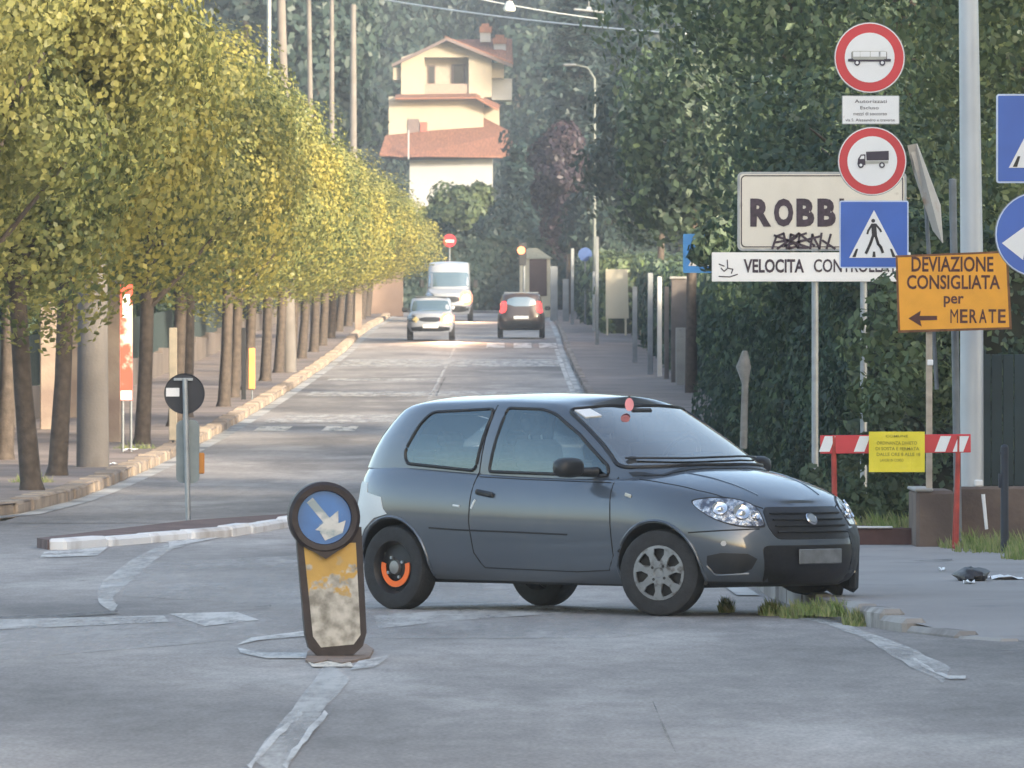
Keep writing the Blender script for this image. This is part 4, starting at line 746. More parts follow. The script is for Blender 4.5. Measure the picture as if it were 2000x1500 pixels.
b.prism([(hx(782), hz(108)), (hx(960), hz(108)), (hx(872), hz(78))], 4.2, 11, cw); b.build('upper_wall', None, root)
b = MB(); hbox(b, 828, 160, 915, 184, 4.35, 4.55, dkc); b.build('loggia_parapet', None, root)
for (x0, y0, x1, y1) in ((834, 122, 849, 160), (881, 120, 908, 160)):
    b = MB(); b.box(((hx(x0) + hx(x1)) / 2, 5.77, (hz(y0) + hz(y1)) / 2), (hx(x1) - hx(x0), .1, hz(y0) - hz(y1)), dw); f = b.build('window', None, root); b = MB(); b.box(((hx(x0) + hx(x1)) / 2, 5.7, (hz(y0) + hz(y1)) / 2), ((hx(x1) - hx(x0)) * .7, .03, (hz(y0) - hz(y1)) * .85), mat('house_glass', (.03, .03, .035), .15)); b.build('pane', None, f)
b = MB(); hbox(b, 796, 230, 818, 262, 2.9, 3.1, dw); b.build('window', None, root); b = MB(); hbox(b, 820, 236, 834, 256, 2.85, 3.1, mat('shutter_red', (.28, .09, .07), .8)); b.build('shutter', None, root)
# roofs: main slope facing the street, cross gable, skirt, hip of the lower block
b = MB()
def slab(pts, t, m):
    n = len(pts); b.add([Vector(p) for p in pts] + [Vector(p) - Vector((0, 0, t)) for p in pts], [tuple(range(n)), tuple(range(2 * n - 1, n - 1, -1))] + [(i, (i + 1) % n, (i + 1) % n + n, i + n) for i in range(n)], m)
slab([(hx(866), 7.4, hz(70)), (hx(1000), 7.4, hz(68)), (hx(1002), 3.6, hz(121)), (hx(958), 3.6, hz(108))], .15, tl)
slab([(hx(872), 3.0, hz(70)), (hx(872), 9, hz(68)), (hx(1002), 9, hz(118)), (hx(1002), 3.4, hz(123))], .22, dw)
slab([(hx(872), 3.0, hz(70)), (hx(764), 3.2, hz(122)), (hx(764), 9, hz(118)), (hx(872), 9, hz(68))], .22, dw)
slab([(hx(868), 3.03, hz(67)), (hx(872), 9, hz(65)), (hx(1003), 9, hz(114)), (hx(1003), 3.42, hz(119.5))], .1, tl)
b.build('main_roof', None, root)
b = MB(); slab([(hx(771), 1.6, hz(190)), (hx(930), 1.6, hz(188)), (hx(930), 4.2, hz(179)), (hx(771), 4.2, hz(181))], .12, tl); slab([(hx(930), 1.6, hz(188)), (hx(972), 2.2, hz(212)), (hx(976), 5.0, hz(200)), (hx(930), 4.2, hz(179))], .12, tl); b.build('skirt_roof', None, root)
b = MB(); slab([(hx(742), -1.2, hz(300)), (hx(780), -1.2, hz(308)), (hx(1002), -1.2, hz(304)), (hx(1001), 1.5, hz(258)), (hx(945), 4.9, hz(226)), (hx(905), 3.0, hz(248)), (hx(850), 2.9, hz(252)), (hx(752), 2.9, hz(262))], .2, tl); b.build('lower_roof', None, root)
for (x0, y0, x1, y1) in ((936, 40, 960, 76), (963, 62, 990, 96)):
    b = MB(); hbox(b, x0 + 1, y0 + 16, x1 - 2, y1, 5.6, 6.5, ww); f = b.build('chimney', None, root); b = MB(); hbox(b, x0, y0 + 6, x1, y0 + 18, 5.45, 6.65, tl); hbox(b, x0 + 4, y0, x1 - 5, y0 + 6, 5.6, 6.5, tl); b.build('cap', None, f)
b = MB(); hbox(b, 797, 255, 800, 312, -1.5, -1.4, ww); b.build('downpipe', None, root)

# ------------------------------------------------------------------ trees and woods behind
def conifer(loc, h, r, n, lsz, m, label, cat='tree', group=None, layers=16):
    e = empty('cedar_tree', loc); r_ = RNG; k = r_.integers(0, layers * 7, n); zl = (k // 7) / layers; an = (k % 7) / 7 * 2 * math.pi + zl * 11
    L = r * (1 - zl) ** .75 * (0.75 + .35 * np.sin(k * 12.9898)); t = r_.random(n) ** .6; rad = L * t
    wob = r_.normal(0, .16, (n, 3)) * r * .8
    P = np.stack([np.cos(an) * rad, np.sin(an) * rad, .12 * h + zl * h * .88 - t ** 2 * r * .28 + .3 * t], 1) + wob * [1, 1, .35]
    leaf_obj('crown', P, np.tile([0, -.3, 1.], (n, 1)), lsz, m, e, .45); b = MB(); b.tube([(0, 0, -.5), (0, 0, h * .95)], [r * .09, .05], M['bark']); b.build('trunk', None, e); return tag(e, label, cat, group)
conifer((X(1135, 455), 455, zr(430)), 17.5, 3.5, 26000, .42, LC, 'large bluish cedar right of the hillside house', layers=13)
conifer((X(1015, 470), 470, 5.3), 8.3, 1.7, 6000, .4, LC, 'slim dark cedar overlapping the right side of the house')
conifer((X(1235, 440), 440, 4.7), 16, 3.2, 14000, .42, LC, 'dark cedar between the big bluish cedar and the right-hand evergreen', layers=14)
btree('plum_tree', (X(1110, 405), 405, 4.2), 1.55, 2, 3.1, 5.6, 9000, .26, LP, 'dark purple-leaved tree below the large cedar', nl=30, trunk=.1, lump=.38)
btree('garden_tree', (X(905, 455), 455, 5), 2.1, 2.5, 2.1, 4.1, 9000, .3, LG, 'rounded green tree hiding the foot of the hillside house', nl=30, trunk=.1)
btree('garden_tree', (X(835, 448), 448, 5), 1.7, 2.5, 1.8, 2.2, 6000, .3, LB, 'low dark tree behind the white van', nl=30, trunk=.1)
btree('garden_tree', (X(985, 445), 445, 4.6), 1.5, 2, 2.2, 3.2, 6000, .3, LB, 'dark bushy tree behind the traffic light', nl=30, trunk=.1)
btree('garden_tree', (X(1190, 395), 395, 4), 2.0, 2.5, 2.6, 4.2, 9000, .28, LB, 'dark tree behind the cream notice board', nl=40, trunk=.12)
btree('garden_tree', (X(1290, 300), 300, 2.4), 2.2, 3, 3.0, 6.6, 11000, .28, LB, 'dark tree behind the far right fence posts', nl=40, trunk=.12)
btree('garden_tree', (X(1350, 210), 210, 1.0), 1.7, 3, 2.6, 6.0, 9000, .22, LD, 'dark tree just left of and behind the small blue sign', nl=40, trunk=.12)
bt = [(700, 60, 680, 4.0), (640, 90, 500, 2.4), (735, 190, 690, 3.0), (690, 200, 680, 3.0), (620, 190, 470, 2.6), (780, 30, 700, 3.6), (850, 10, 760, 4), (930, 5, 770, 4), (745, 100, 690, 3.2), (1010, 60, 720, 3.4), (1060, 20, 700, 4), (1140, 30, 690, 4), (1220, 30, 640, 4), (1300, 60, 600, 4), (1360, 140, 560, 3.6), (712, 280, 670, 2.8), (735, 340, 672, 2.8), (1250, 200, 560, 3.6), (1070, 180, 672, 3.4), (1180, 170, 600, 3.4), (560, 40, 480, 3.0), (480, 60, 470, 3.2), (1330, 330, 420, 3.0), (1050, 330, 580, 2.0), (1230, 380, 480, 2.6)]
protos = []; LB2 = leafmat('slope_leaves', [(.018, .036, .032), (.028, .05, .043), (.04, .066, .052), (.052, .08, .06)], (.02, .036, .038), .2, .8, .2)
for k in range(3):
    P, Nn = crown_pts(1, 1, 1.25, 34, 4200, .36, .5); e = empty('wood_tree', (0, 0, 0)); leaf_obj('crown', P, Nn, .13, LB, e, .7); b = MB(); b.tube([(0, 0, -4), (0, 0, .6)], [.09, .03], M['bark']); b.build('trunk', None, e); protos.append(e); cr_ = e.children[0]; cr_.data.materials[0] = LB2
BL = ['tall dark tree left of the gable', 'dark tree behind the upper ends of the poles', 'tree touching the left wall of the house', 'tree between the poles and the house', 'tree right behind the lime row top', 'tree above the left roof slope', 'tree above the gable peak', 'tree directly behind the chimneys', 'tree beside the left eaves', 'tree just right of the chimneys', 'tree behind the hanging lamp', 'tree under the flat winged lamp', 'tree at the upper right of the cedar', 'tree behind the top of the large evergreen', 'tree hidden partly by the large evergreen', 'tree beside the lower left roof', 'small tree just left of the lower white wall', 'tree right of the cedar top', 'tree behind the cedar top', 'tree behind the right flank of the cedar', 'tree behind the thin white pole', 'tree behind the lime crowns at the frame top', 'tree behind the left edge of the evergreen', 'tree under the right end of the lower roof', 'tree low behind the dark cedar']
for i, (px_, py_, D, r) in enumerate(bt):
    o = protos[i] if i < 3 else copy_tree(protos[i % 3]); o.location = W(px_, py_, D); q = r * 1.25; o.scale = (q, q, q * (1.1 + .1 * (i % 3))); o.rotation_euler = (0, 0, i * 1.7); tag(o, 'dull green background ' + BL[i], 'tree', 'background trees on the slope')
# wooded hill
hm = mat('hill_soil', (.03, .04, .025), .95, 0, .4, .1)
hill = lambda y: 7.8 + max(0, min(y, 1400) - 690) * .16 - (0 if y < 1400 else (y - 1400) * .01)
xs = list(np.linspace(-400, 400, 9)); ys = [688, 700, 800, 900, 1000, 1200, 1400, 1800]; b = MB(); n = len(ys); b.add([(x, y, hill(y) + 4 * math.sin(x * .01)) for x in xs for y in ys], [(i * n + j, (i + 1) * n + j, (i + 1) * n + j + 1, i * n + j + 1) for i in range(len(xs) - 1) for j in range(n - 1)]); o = b.build('hills', hm); o['kind'] = 'structure'
nc = 900; cx = RNG.uniform(-75, 75, nc); cy = RNG.uniform(700, 1050, nc); cr = RNG.uniform(2.2, 4.5, nc); kk = RNG.integers(0, nc, 90000); e = RNG.normal(0, 1, (90000, 3)); e /= np.linalg.norm(e, axis=1)[:, None]; e[:, 2] = abs(e[:, 2]); e[:, 1] = -abs(e[:, 1])
P = np.stack([cx[kk], cy[kk], np.array([hill(y) for y in cy])[kk] + 2 + 4 * np.sin(cx[kk] * .01)], 1) + e * cr[kk][:, None] * [1, 1, 1.3]
o = leaf_obj('wood', P, e, 1.0, LB, None, .8); tag(o, 'dark far-off wood covering the hillside behind the house', 'wood', kind='stuff')

# ------------------------------------------------------------------ block added out of frame to throw shade on the junction
rend = mat('shade_block_render', (.5, .46, .4), .9, 0, .1, .5); gls = mat('shade_block_glass', (.05, .06, .07), .1)
def block(x0, x1, y0, y1, h, label, sx):
    root = empty('shade_block', ((x0 + x1) / 2, (y0 + y1) / 2, 0), 0, label, 'shade_caster'); b = MB(); b.box((0, 0, h / 2), (x1 - x0, y1 - y0, h), rend); b.build('walls', None, root); b = MB(); b.box((0, 0, h + .15), (x1 - x0 + 1, y1 - y0 + 1, .3), tl); b.build('roof', None, root)
    for k in range(int((y1 - y0) / 5)):
        for f in range(int(h / 3.2)): b = MB(); b.box((sx * ((x1 - x0) / 2 + .01), y0 + 3 + k * 5 - (y0 + y1) / 2, 1.9 + f * 3.1), (.12, 1.3, 1.5), gls, bev=.02); b.build('window', None, root)
block(15, 27, 14, 70, 15.5, 'added cream block that shades the junction, unseen to the right of the frame', -1)

# ------------------------------------------------------------------ cars
def interp(x, T): return float(np.interp(x, [t[0] for t in T], [t[1] for t in T]))
def smooth_interp(T):
    xs_ = np.array([t[0] for t in T]); v = np.array([t[1] for t in T])
    return lambda x: float(np.mean(np.interp([x - .12, x - .06, x, x + .06, x + .12], xs_, v)))
def half_outline(n_, m_, ns=15, nc=18, q0=.93):
    """points (xi, q) of a superellipse quarter from xi=0,q=1 to xi=1,q=0"""
    xi0 = (1 - q0 ** m_) ** (1 / n_); o = [(k / ns * xi0, (1 - (k / ns * xi0) ** n_) ** (1 / m_)) for k in range(ns)]
    for k in range(nc + 1):
        q = q0 * math.cos(k / nc * math.pi / 2) if True else 0; o.append(((1 - q ** m_) ** (1 / n_), q))
    return o
def shell(P, levels, out_f, out_r, zfun, wfun, xf, xr, xc, taper=None):
    """closed outline loops at the given levels; returns verts of each loop (same count)"""
    side = [(-x, q) for x, q in reversed(out_r)] + out_f[1:]     # from rear centre to front centre, y>0
    loops = []
    for t in levels:
        L = []
        for sgn in (1, -1):
            seq = side if sgn == 1 else side[::-1][1:-1]
            for (x, q) in seq:
                X_ = xc + (x * (xf(t) - xc) if x > 0 else x * (xc - xr(t))); Y = q * wfun(t) * (taper(X_) if taper else 1); L.append((X_, sgn * Y, zfun(t, X_, Y)))
        loops.append(L)
    return loops, len(side)
def loops_mesh(loops, ns, capf, steps=8, bottom=True):
    n = len(loops[0]); vs = [p for L in loops for p in L]; fs = []
    for i in range(len(loops) - 1):
        for k in range(n): fs.append((i * n + k, i * n + (k + 1) % n, (i + 1) * n + (k + 1) % n, (i + 1) * n + k))
    def cap(base, loop, fn, flip):
        rows = []
        for k in range(ns):
            a = k; c = (n - k) % n if k not in (0, ns - 1) else k
            if k == 0 or k == ns - 1: rows.append([base + k] * (steps + 1)); continue
            row = [base + a]; pa = Vector(loop[a]); pc = Vector(loop[c])
            for j in range(1, steps):
                u = 1 - 2 * j / steps; u = math.copysign(abs(u) ** .8, u); p = pa.lerp(pc, (1 - u) / 2); vs.append((p.x, p.y, fn(p.x, u, p.z))); row.append(len(vs) - 1)
            row.append(base + c); rows.append(row)
        for k in range(ns - 1):
            for j in range(steps):
                f = [rows[k][j], rows[k + 1][j], rows[k + 1][j + 1], rows[k][j + 1]]; g = []
                for v in f:
                    if v not in g: g.append(v)
                if len(g) > 2: fs.append(tuple(g[::-1] if flip else g))
    cap((len(loops) - 1) * n, loops[-1], capf, False)
    if bottom: cap(0, loops[0], lambda x, u, z: z, True)
    return vs, fs
def roundp(p, r, n=4):
    o = []; k = len(p)
    for i in range(k):
        a, c, d = Vector(p[i - 1][:2]), Vector(p[i][:2]), Vector(p[(i + 1) % k][:2]); u = a - c; v = d - c; q = min(r, u.length * .45, v.length * .45); s_ = c + u.normalized() * q; e_ = c + v.normalized() * q
        for j in range(n + 1): t = j / n; o.append(tuple(s_ * (1 - t) ** 2 + c * 2 * t * (1 - t) + e_ * t ** 2))
    return o
def chaikin(p, it=2, closed=True):
    for _ in range(it):
        q = []; n = len(p)
        for i in range(n if closed else n - 1):
            a = Vector(p[i]); c = Vector(p[(i + 1) % n]); q += [a.lerp(c, .25), a.lerp(c, .75)]
        p = q
    return [tuple(v) for v in p]
class Car:
    def __init__(s, P, root):
        s.P = P; s.root = root; zs = smooth_interp(P['zsh']); zbt = smooth_interp(P['zb']); cr = smooth_interp(P['crown']); s.zs = zs
        lv = [0, .06, .16, .3, .45, .58, .7, .8, .88, .94, .98, 1]
        wf = lambda t: interp(t, P['w']); 
        of = half_outline(*P['nf']); orr = half_outline(*P['nr'])
        loops, ns = shell(P, lv, of, orr, lambda t, x, y: zbt(x) + t * (zs(x) - zbt(x)), wf, lambda t: interp(t, P['xf']), lambda t: interp(t, P['xr']), 0)
        deck = lambda x, u, z: z + cr(x) * (1 - abs(u) ** 2.6); s.deck = lambda x, y: zs(x) + cr(x) * (1 - min(1, abs(y) / wf(1)) ** 2.6)
        vs, fs = loops_mesh(loops, ns, deck, 10); b = MB(); b.add(vs, fs, P['paint']); lo = b.build('body', P['paint'], None); fixnormals(lo)
        # wheel arches
        c = MB()
        for (x, r) in P['arches']:
            for sg in (1, -1): c.lathe([(0, sg * .38), (r, sg * .38), (r, sg * 1.3), (0, sg * 1.3)], M['plastic'], 40, 'Y', (x, 0, P['axle']))
        co = c.build('cut', None); fixnormals(co)
        md = lo.modifiers.new('b', 'BOOLEAN'); md.operation = 'DIFFERENCE'; md.object = co; md.solver = 'EXACT'; bpy.context.view_layer.update()
        me = bpy.data.meshes.new_from_object(lo.evaluated_get(bpy.context.evaluated_depsgraph_get())); lo.modifiers.clear()
        lower_full = ([v.co.copy() for v in lo.data.vertices], [tuple(p.vertices) for p in lo.data.polygons])
        lv2 = [v.co.copy() for v in me.vertices]; lf2 = [tuple(p.vertices) for p in me.polygons]; lm = []
        for p in me.polygons:
            cc = p.center; dark = False
            for (x, r) in P['arches']:
                d = math.hypot(cc.x - x, cc.z - P['axle'])
                if d < r + .006 and abs(cc.y) < .72 and (abs(abs(cc.y) - .38) < .01 or abs(p.normal.y) < .3) and d > r - .03 or (d < r and abs(abs(cc.y) - .38) < .02): dark = True
            lm.append(M['plastic'] if dark or (p.normal.z < -.8) else P['paint'])
        bpy.data.objects.remove(lo); bpy.data.objects.remove(co)
        # greenhouse
        g = P['gh']; zt = smooth_interp(g['zt']); ofg = half_outline(*g['nf']); org = half_outline(*g['nr']); lev = [0, .12, .3, .5, .7, .84, .93, .98, 1]
        base, ns2 = shell(P, [0], ofg, org, lambda t, x, y: s.deck(x, y) - .03, lambda t: g['w'][0], lambda t: g['xf'][0], lambda t: g['xr'][0], g['xc'], None)
        top, _ = shell(P, [0], ofg, org, lambda t, x, y: zt(x), lambda t: g['w'][1], lambda t: g['xf'][1], lambda t: g['xr'][1], g['xc'], None)
        gl = []
        for t in lev:
            L = []
            for a, c_ in zip(base[0], top[0]):
                a = Vector(a); c_ = Vector(c_); p = a.lerp(c_, t); nrm = Vector((p.x - g['xc'], p.y * 1.6, 0)); nrm.normalize() if nrm.length > 0 else None
                p += nrm * g['bulge'] * math.sin(math.pi * t) 
                if t > .9: p += Vector((-nrm.x, -nrm.y, 0)) * .03 * ((t - .9) / .1) ** 2; p.z -= 0
                L.append(tuple(p))
            gl.append(L)
        rc = g['rc']; gv, gf = loops_mesh(gl, ns2, lambda x, u, z: z + rc * (1 - abs(u) ** 2.2), 12, bottom=bool(P.get('cuts')))
        cut_v, cut_f = gv, gf
        if P.get('cuts'):
            q = lambda p: (g['xc'] + (p[0] - g['xc']) * .965, p[1] * .93)
            il = [[(*q(p), p[2] - .04) for p in L] for L in gl]; iv, if_ = loops_mesh(il, ns2, lambda x, u, z: z + rc * (1 - abs(u) ** 2.2), 12, bottom=True)
            a = MB(); a.add(gv, gf, P['paint']); ao = a.build('outer', P['paint']); fixnormals(ao); tmp = []
            c2 = MB(); c2.add([(x, y, z - .0) for x, y, z in iv], if_); tmp.append(c2.build('inner', P['paint']))
            c3 = MB()
            for poly in P['cuts']['side']: c3 = MB(); c3.prism(poly, -1.2, 1.2); tmp.append(c3.build('cutter', P['paint']))
            for poly, x0, x1 in P['cuts']['end']:
                c3 = MB(); n_ = len(poly); c3.add([(x0, y, z) for y, z in poly] + [(x1, y, z) for y, z in poly], [tuple(range(n_)), tuple(range(2 * n_ - 1, n_ - 1, -1))] + [(k, (k + 1) % n_, (k + 1) % n_ + n_, k + n_) for k in range(n_)]); tmp.append(c3.build('cutter', P['paint']))
            for o_ in tmp:
                fixnormals(o_); md = ao.modifiers.new('b', 'BOOLEAN'); md.operation = 'DIFFERENCE'; md.object = o_; md.solver = 'EXACT'
            bpy.context.view_layer.update(); me2 = bpy.data.meshes.new_from_object(ao.evaluated_get(bpy.context.evaluated_depsgraph_get()))
            cut_v = [tuple(v.co) for v in me2.vertices]; cut_f = [tuple(p.vertices) for p in me2.polygons]; print('GH', len(gv), len(cut_v))
            for o_ in tmp + [ao]: bpy.data.objects.remove(o_)
        # trees for ray casts
        V = lower_full[0] + [Vector(v) for v in gv]; o = len(lower_full[0]); Fc = lower_full[1] + [tuple(i + o for i in f) for f in gf]; s.bvh = BVHTree.FromPolygons(V, Fc)
        b = MB()
        for f, m_ in zip(lf2, lm): pass
        b.v = [tuple(v) for v in lv2]; b.f = list(lf2); b.m = [b.mi(m_) for m_ in lm]; b.add(cut_v, cut_f, P['paint'])
        s.body = b.build('body', P['paint'], root, smooth=34)
    def hit(s, p, d):
        loc, n, i, ds = s.bvh.ray_cast(Vector(p) - Vector(d) * 3, Vector(d)); 
        if loc is None: return None, None
        if n.dot(Vector(d)) > 0: n = -n
        return loc, n
    def panel(s, name, poly, O, U, V, Dv, m, off=.004, res=.045, parent=None, smooth=True, rim=True):
        O, U, V, Dv = Vector(O), Vector(U), Vector(V), Vector(Dv).normalized(); pts = []
        for i in range(len(poly)):
            a = Vector(poly[i][:2]); c = Vector(poly[(i + 1) % len(poly)][:2]); k = max(1, int((c - a).length / res)); pts += [a.lerp(c, j / k) for j in range(k)]
        nb = len(pts); xs_ = [p.x for p in pts]; ys_ = [p.y for p in pts]
        def inside(x, y):
            r = False; j = nb - 1
            for i in range(nb):
                if (pts[i].y > y) != (pts[j].y > y) and x < (pts[j].x - pts[i].x) * (y - pts[i].y) / (pts[j].y - pts[i].y) + pts[i].x: r = not r
                j = i
            return r
        gpts = [Vector((x, y)) for x in np.arange(min(xs_) + res / 2, max(xs_), res) for y in np.arange(min(ys_) + res / 2, max(ys_), res) if inside(x, y) and min((Vector((x, y)) - p).length for p in pts) > res * .45]
        r = delaunay_2d_cdt(pts + gpts, [(i, (i + 1) % nb) for i in range(nb)], [list(range(nb))], 1, 1e-6); vs = []; ok = []
        for v in r[0]:
            loc, n = s.hit(O + U * v.x + V * v.y, Dv)
            if loc is None: vs.append(None); continue
            vs.append((loc + n * off, n))
        good = [v for v in vs if v]; 
        if not good: print('PANEL MISS', name); return None
        fb = good[0]; vs = [v or fb for v in vs]; b = MB(); n0 = len(vs); fs = [tuple(f) for f in r[2] if all(r[0][i] is not None for i in f)]
        b.add([v[0] for v in vs], fs); 
        if rim:
            oi = r[3]; idx = {}
            for vi, lst in enumerate(oi):
                for q in lst:
                    if q < nb: idx[q] = vi
            ring = [idx[i] for i in range(nb) if i in idx]; k = len(ring)
            b.add([vs[i][0] for i in ring] + [vs[i][0] - vs[i][1] * (off + .006) for i in ring], [(i, (i + 1) % k, (i + 1) % k + k, i + k) for i in range(k)])
        o = b.build(name, m, parent or s.root, smooth=45); fixnormals(o)
        return o
    def seam(s, pts, O, U, V, Dv, r, b, m, off=0, res=.04):
        O, U, V, Dv = Vector(O), Vector(U), Vector(V), Vector(Dv).normalized(); Q = []
        for a, c in zip(pts, pts[1:]):
            a = Vector(a); c = Vector(c); k = max(1, int((c - a).length / res))
            for j in range(k): Q.append(a.lerp(c, j / k))
        Q.append(Vector(pts[-1])); R_ = []
        for q in Q:
            loc, n = s.hit(O + U * q.x + V * q.y, Dv)
            if loc is not None: R_.append(loc + n * off)
        if len(R_) > 1: b.tube(R_, r, m, 6)
def wheel(root, x, y, R_, wd, axle, side, steer=0, kind='steel'):
    w_ = MB(); w_.lathe([(0, .0), (.1, .0), (.1, -side * .07), (.0, -side * .07)], M['galvd'], 20); e = w_.build('wheel', None, root, (x, y, axle)); e.rotation_euler = (0, 0, steer)
    s = side; rim = R_ * .63; b = MB()                  # outer face at local y = s * wd/2
    h = wd / 2; b.lathe([(rim, -h * .9), (R_ * .86, -h), (R_ * .96, -h * .86), (R_, -h * .6), (R_, h * .6), (R_ * .96, h * .86), (R_ * .86, h), (rim, h * .9)], None, 44)
    b.build('tyre', M['tyre'], e, smooth=40); b = MB()
    if kind == 'orange':
        dk = mat('rim_black', (.012, .012, .014), .5); b.lathe([(rim, s * h * .9), (rim * .93, s * h * .72), (rim * .88, s * h * .2), (rim * .45, s * h * .35), (rim * .25, s * h * .5), (0, s * h * .5)], dk, 40)
        b.build('rim', None, e, smooth=40); b = MB(); og = mat('rim_orange', (.9, .16, .02), .4); a0, a1 = (R(-195), R(15)); vs = []; k = 26
        for i in range(k + 1):
            a = a0 + (a1 - a0) * i / k; q = 1 if i not in (0, k) else .9
            for rr, yy in ((rim * .52, h * .52), (rim * .52, h * .60), (rim * .74, h * .60), (rim * .74, h * .5)): vs.append((rr * math.cos(a), s * yy, rr * math.sin(a)))
        b.add(vs, [(i * 4 + j, (i + 1) * 4 + j, (i + 1) * 4 + (j + 1) % 4, i * 4 + (j + 1) % 4) for i in range(k) for j in range(4)], og); b.build('orange_ring', None, e, smooth=40)
        b = MB(); b.lathe([(.05, s * h * .5), (.045, s * h * .75), (.02, s * h * .8), (0, s * h * .8)], mat('hub_metal', (.25, .25, .25), .4, .7), 18)
        for i in range(4): a = i * math.pi / 2 + .5; b.tube([(.075 * math.cos(a), s * h * .5, .075 * math.sin(a)), (.075 * math.cos(a), s * h * .68, .075 * math.sin(a))], .011, M['galv'], 8)
        b.build('hub', None, e, smooth=40)
    else:
        hc = mat('hubcap_silver', (.22, .235, .25), .4, .35, .2, 12, dirt=((.09, .085, .085), 16, .52)); dk = mat('rim_black', (.012, .012, .014), .5)
        b.lathe([(rim, s * h * .9), (rim * .97, s * h * .6), (rim * .9, s * h * .4), (0, s * h * .4)], dk, 40); b.build('rim', None, e, smooth=40); b = MB()
        b.lathe([(rim * 1.0, s * h * .82), (rim * 1.0, s * h * .96), (rim * .9, s * h * .98), (rim * .88, s * h * .85)], hc, 40); b.lathe([(rim * .44, s * h * .8), (rim * .42, s * h * 1.02), (rim * .2, s * h * 1.0), (rim * .16, s * h * .92), (0, s * h * .92)], hc, 30)
        for i in range(7):
            a = i * 2 * math.pi / 7 + .2; u = Vector((math.cos(a), 0, math.sin(a))); v = Vector((-math.sin(a), 0, math.cos(a))); ps = []
            for (rr, ww_) in ((rim * .38, .028), (rim * .68, .020), (rim * .93, .040)):
                ps.append((u * rr - v * ww_, u * rr + v * ww_))
            for yy in (1.0,):
                vs = []
                for k2, (p, q_) in enumerate(ps):
                    for pt, ex in ((p, 0), (q_, 0)): vs.append(pt + Vector((0, s * h * (1.02 - .03 * k2), 0)))
                    for pt in (q_, p): vs.append(pt + Vector((0, s * h * .8, 0)))
                b.add(vs, [(i2 * 4 + j, (i2 + 1) * 4 + j, (i2 + 1) * 4 + (j + 1) % 4, i2 * 4 + (j + 1) % 4) for i2 in range(2) for j in range(4)], hc)
        for i in range(4): a = i * math.pi / 2 + .9; b.lathe([(.010, s * h * 1.0), (.010, s * h * 1.03), (0, s * h * 1.03)], dk, 10, 'Y', (.055 * math.cos(a), 0, .055 * math.sin(a)))
        b.build('hubcap', None, e, smooth=40)
    return e
# --- grey hatchback
cp = mat('car_paint_grey', (.075, .093, .12), .34, .3, .05, 1.5, coat=1, dirt=((.09, .105, .125), 3, .62))
glass = bpy.data.materials.new('car_glass'); glass.use_nodes = True; gb_ = glass.node_tree.nodes['Principled BSDF']; gb_.inputs['Base Color'].default_value = (.07, .11, .12, 1); gb_.inputs['Roughness'].default_value = .05; gb_.inputs['Metallic'].default_value = .0; gb_.inputs['Specular IOR Level'].default_value = 1.0; gb_.inputs['IOR'].default_value = 2.3
tglass = bpy.data.materials.new('car_window_glass'); tglass.use_nodes = True; nt = tglass.node_tree; nt.nodes.remove(nt.nodes['Principled BSDF']); g_ = nt.nodes.new('ShaderNodeBsdfGlossy'); g_.inputs['Roughness'].default_value = .04; g_.inputs[0].default_value = (.8, .95, 1, 1); t_ = nt.nodes.new('ShaderNodeBsdfTransparent'); t_.inputs[0].default_value = (.55, .63, .63, 1); lw_ = nt.nodes.new('ShaderNodeLayerWeight'); lw_.inputs[0].default_value = .28; mr_ = nt.nodes.new('ShaderNodeMapRange'); mr_.inputs[3].default_value = .14; mr_.inputs[4].default_value = 1.0; nt.links.new(lw_.outputs['Fresnel'], mr_.inputs[0]); mxs = nt.nodes.new('ShaderNodeMixShader'); nt.links.new(mr_.outputs[0], mxs.inputs[0]); nt.links.new(t_.outputs[0], mxs.inputs[1]); nt.links.new(g_.outputs[0], mxs.inputs[2]); nt.links.new(mxs.outputs[0], nt.nodes['Material Output'].inputs[0])
clearg = bpy.data.materials.new('lamp_glass'); clearg.use_nodes = True; nt = clearg.node_tree; nt.nodes.remove(nt.nodes['Principled BSDF']); g_ = nt.nodes.new('ShaderNodeBsdfGlossy'); g_.inputs['Roughness'].default_value = .05; t_ = nt.nodes.new('ShaderNodeBsdfTransparent'); mxs = nt.nodes.new('ShaderNodeMixShader'); mxs.inputs[0].default_value = .2; nt.links.new(t_.outputs[0], mxs.inputs[1]); nt.links.new(g_.outputs[0], mxs.inputs[2]); nt.links.new(mxs.outputs[0], nt.nodes['Material Output'].inputs[0])
HD = R(-44)
car = empty('hatchback', (.62, 62, 0), HD, 'grey three-door hatchback stopped across the road with its nose over the kerb', 'car')
RQ = [(-1.16, 1.0), (-1.19, 1.08), (-1.10, 1.27), (-1.02, 1.35), (-.43, 1.375), (-.50, .955)]
DQ = [(-.37, .95), (-.31, 1.38), (.02, 1.372), (.14, 1.34), (.40, 1.20), (.70, .99), (.72, .93)]
def inset(p, k): cx_ = sum(a for a, c in p) / len(p); cz_ = sum(c for a, c in p) / len(p); return [(cx_ + (a - cx_) * k, cz_ + (c - cz_) * k) for a, c in p]
WSQ = [(-.67, .985), (-.3, 1.0), (.3, 1.0), (.67, .985), (.56, 1.372), (.27, 1.394), (-.27, 1.394), (-.56, 1.372)]
def zclip(p, hi): return [(a, min(c, hi)) for a, c in p]
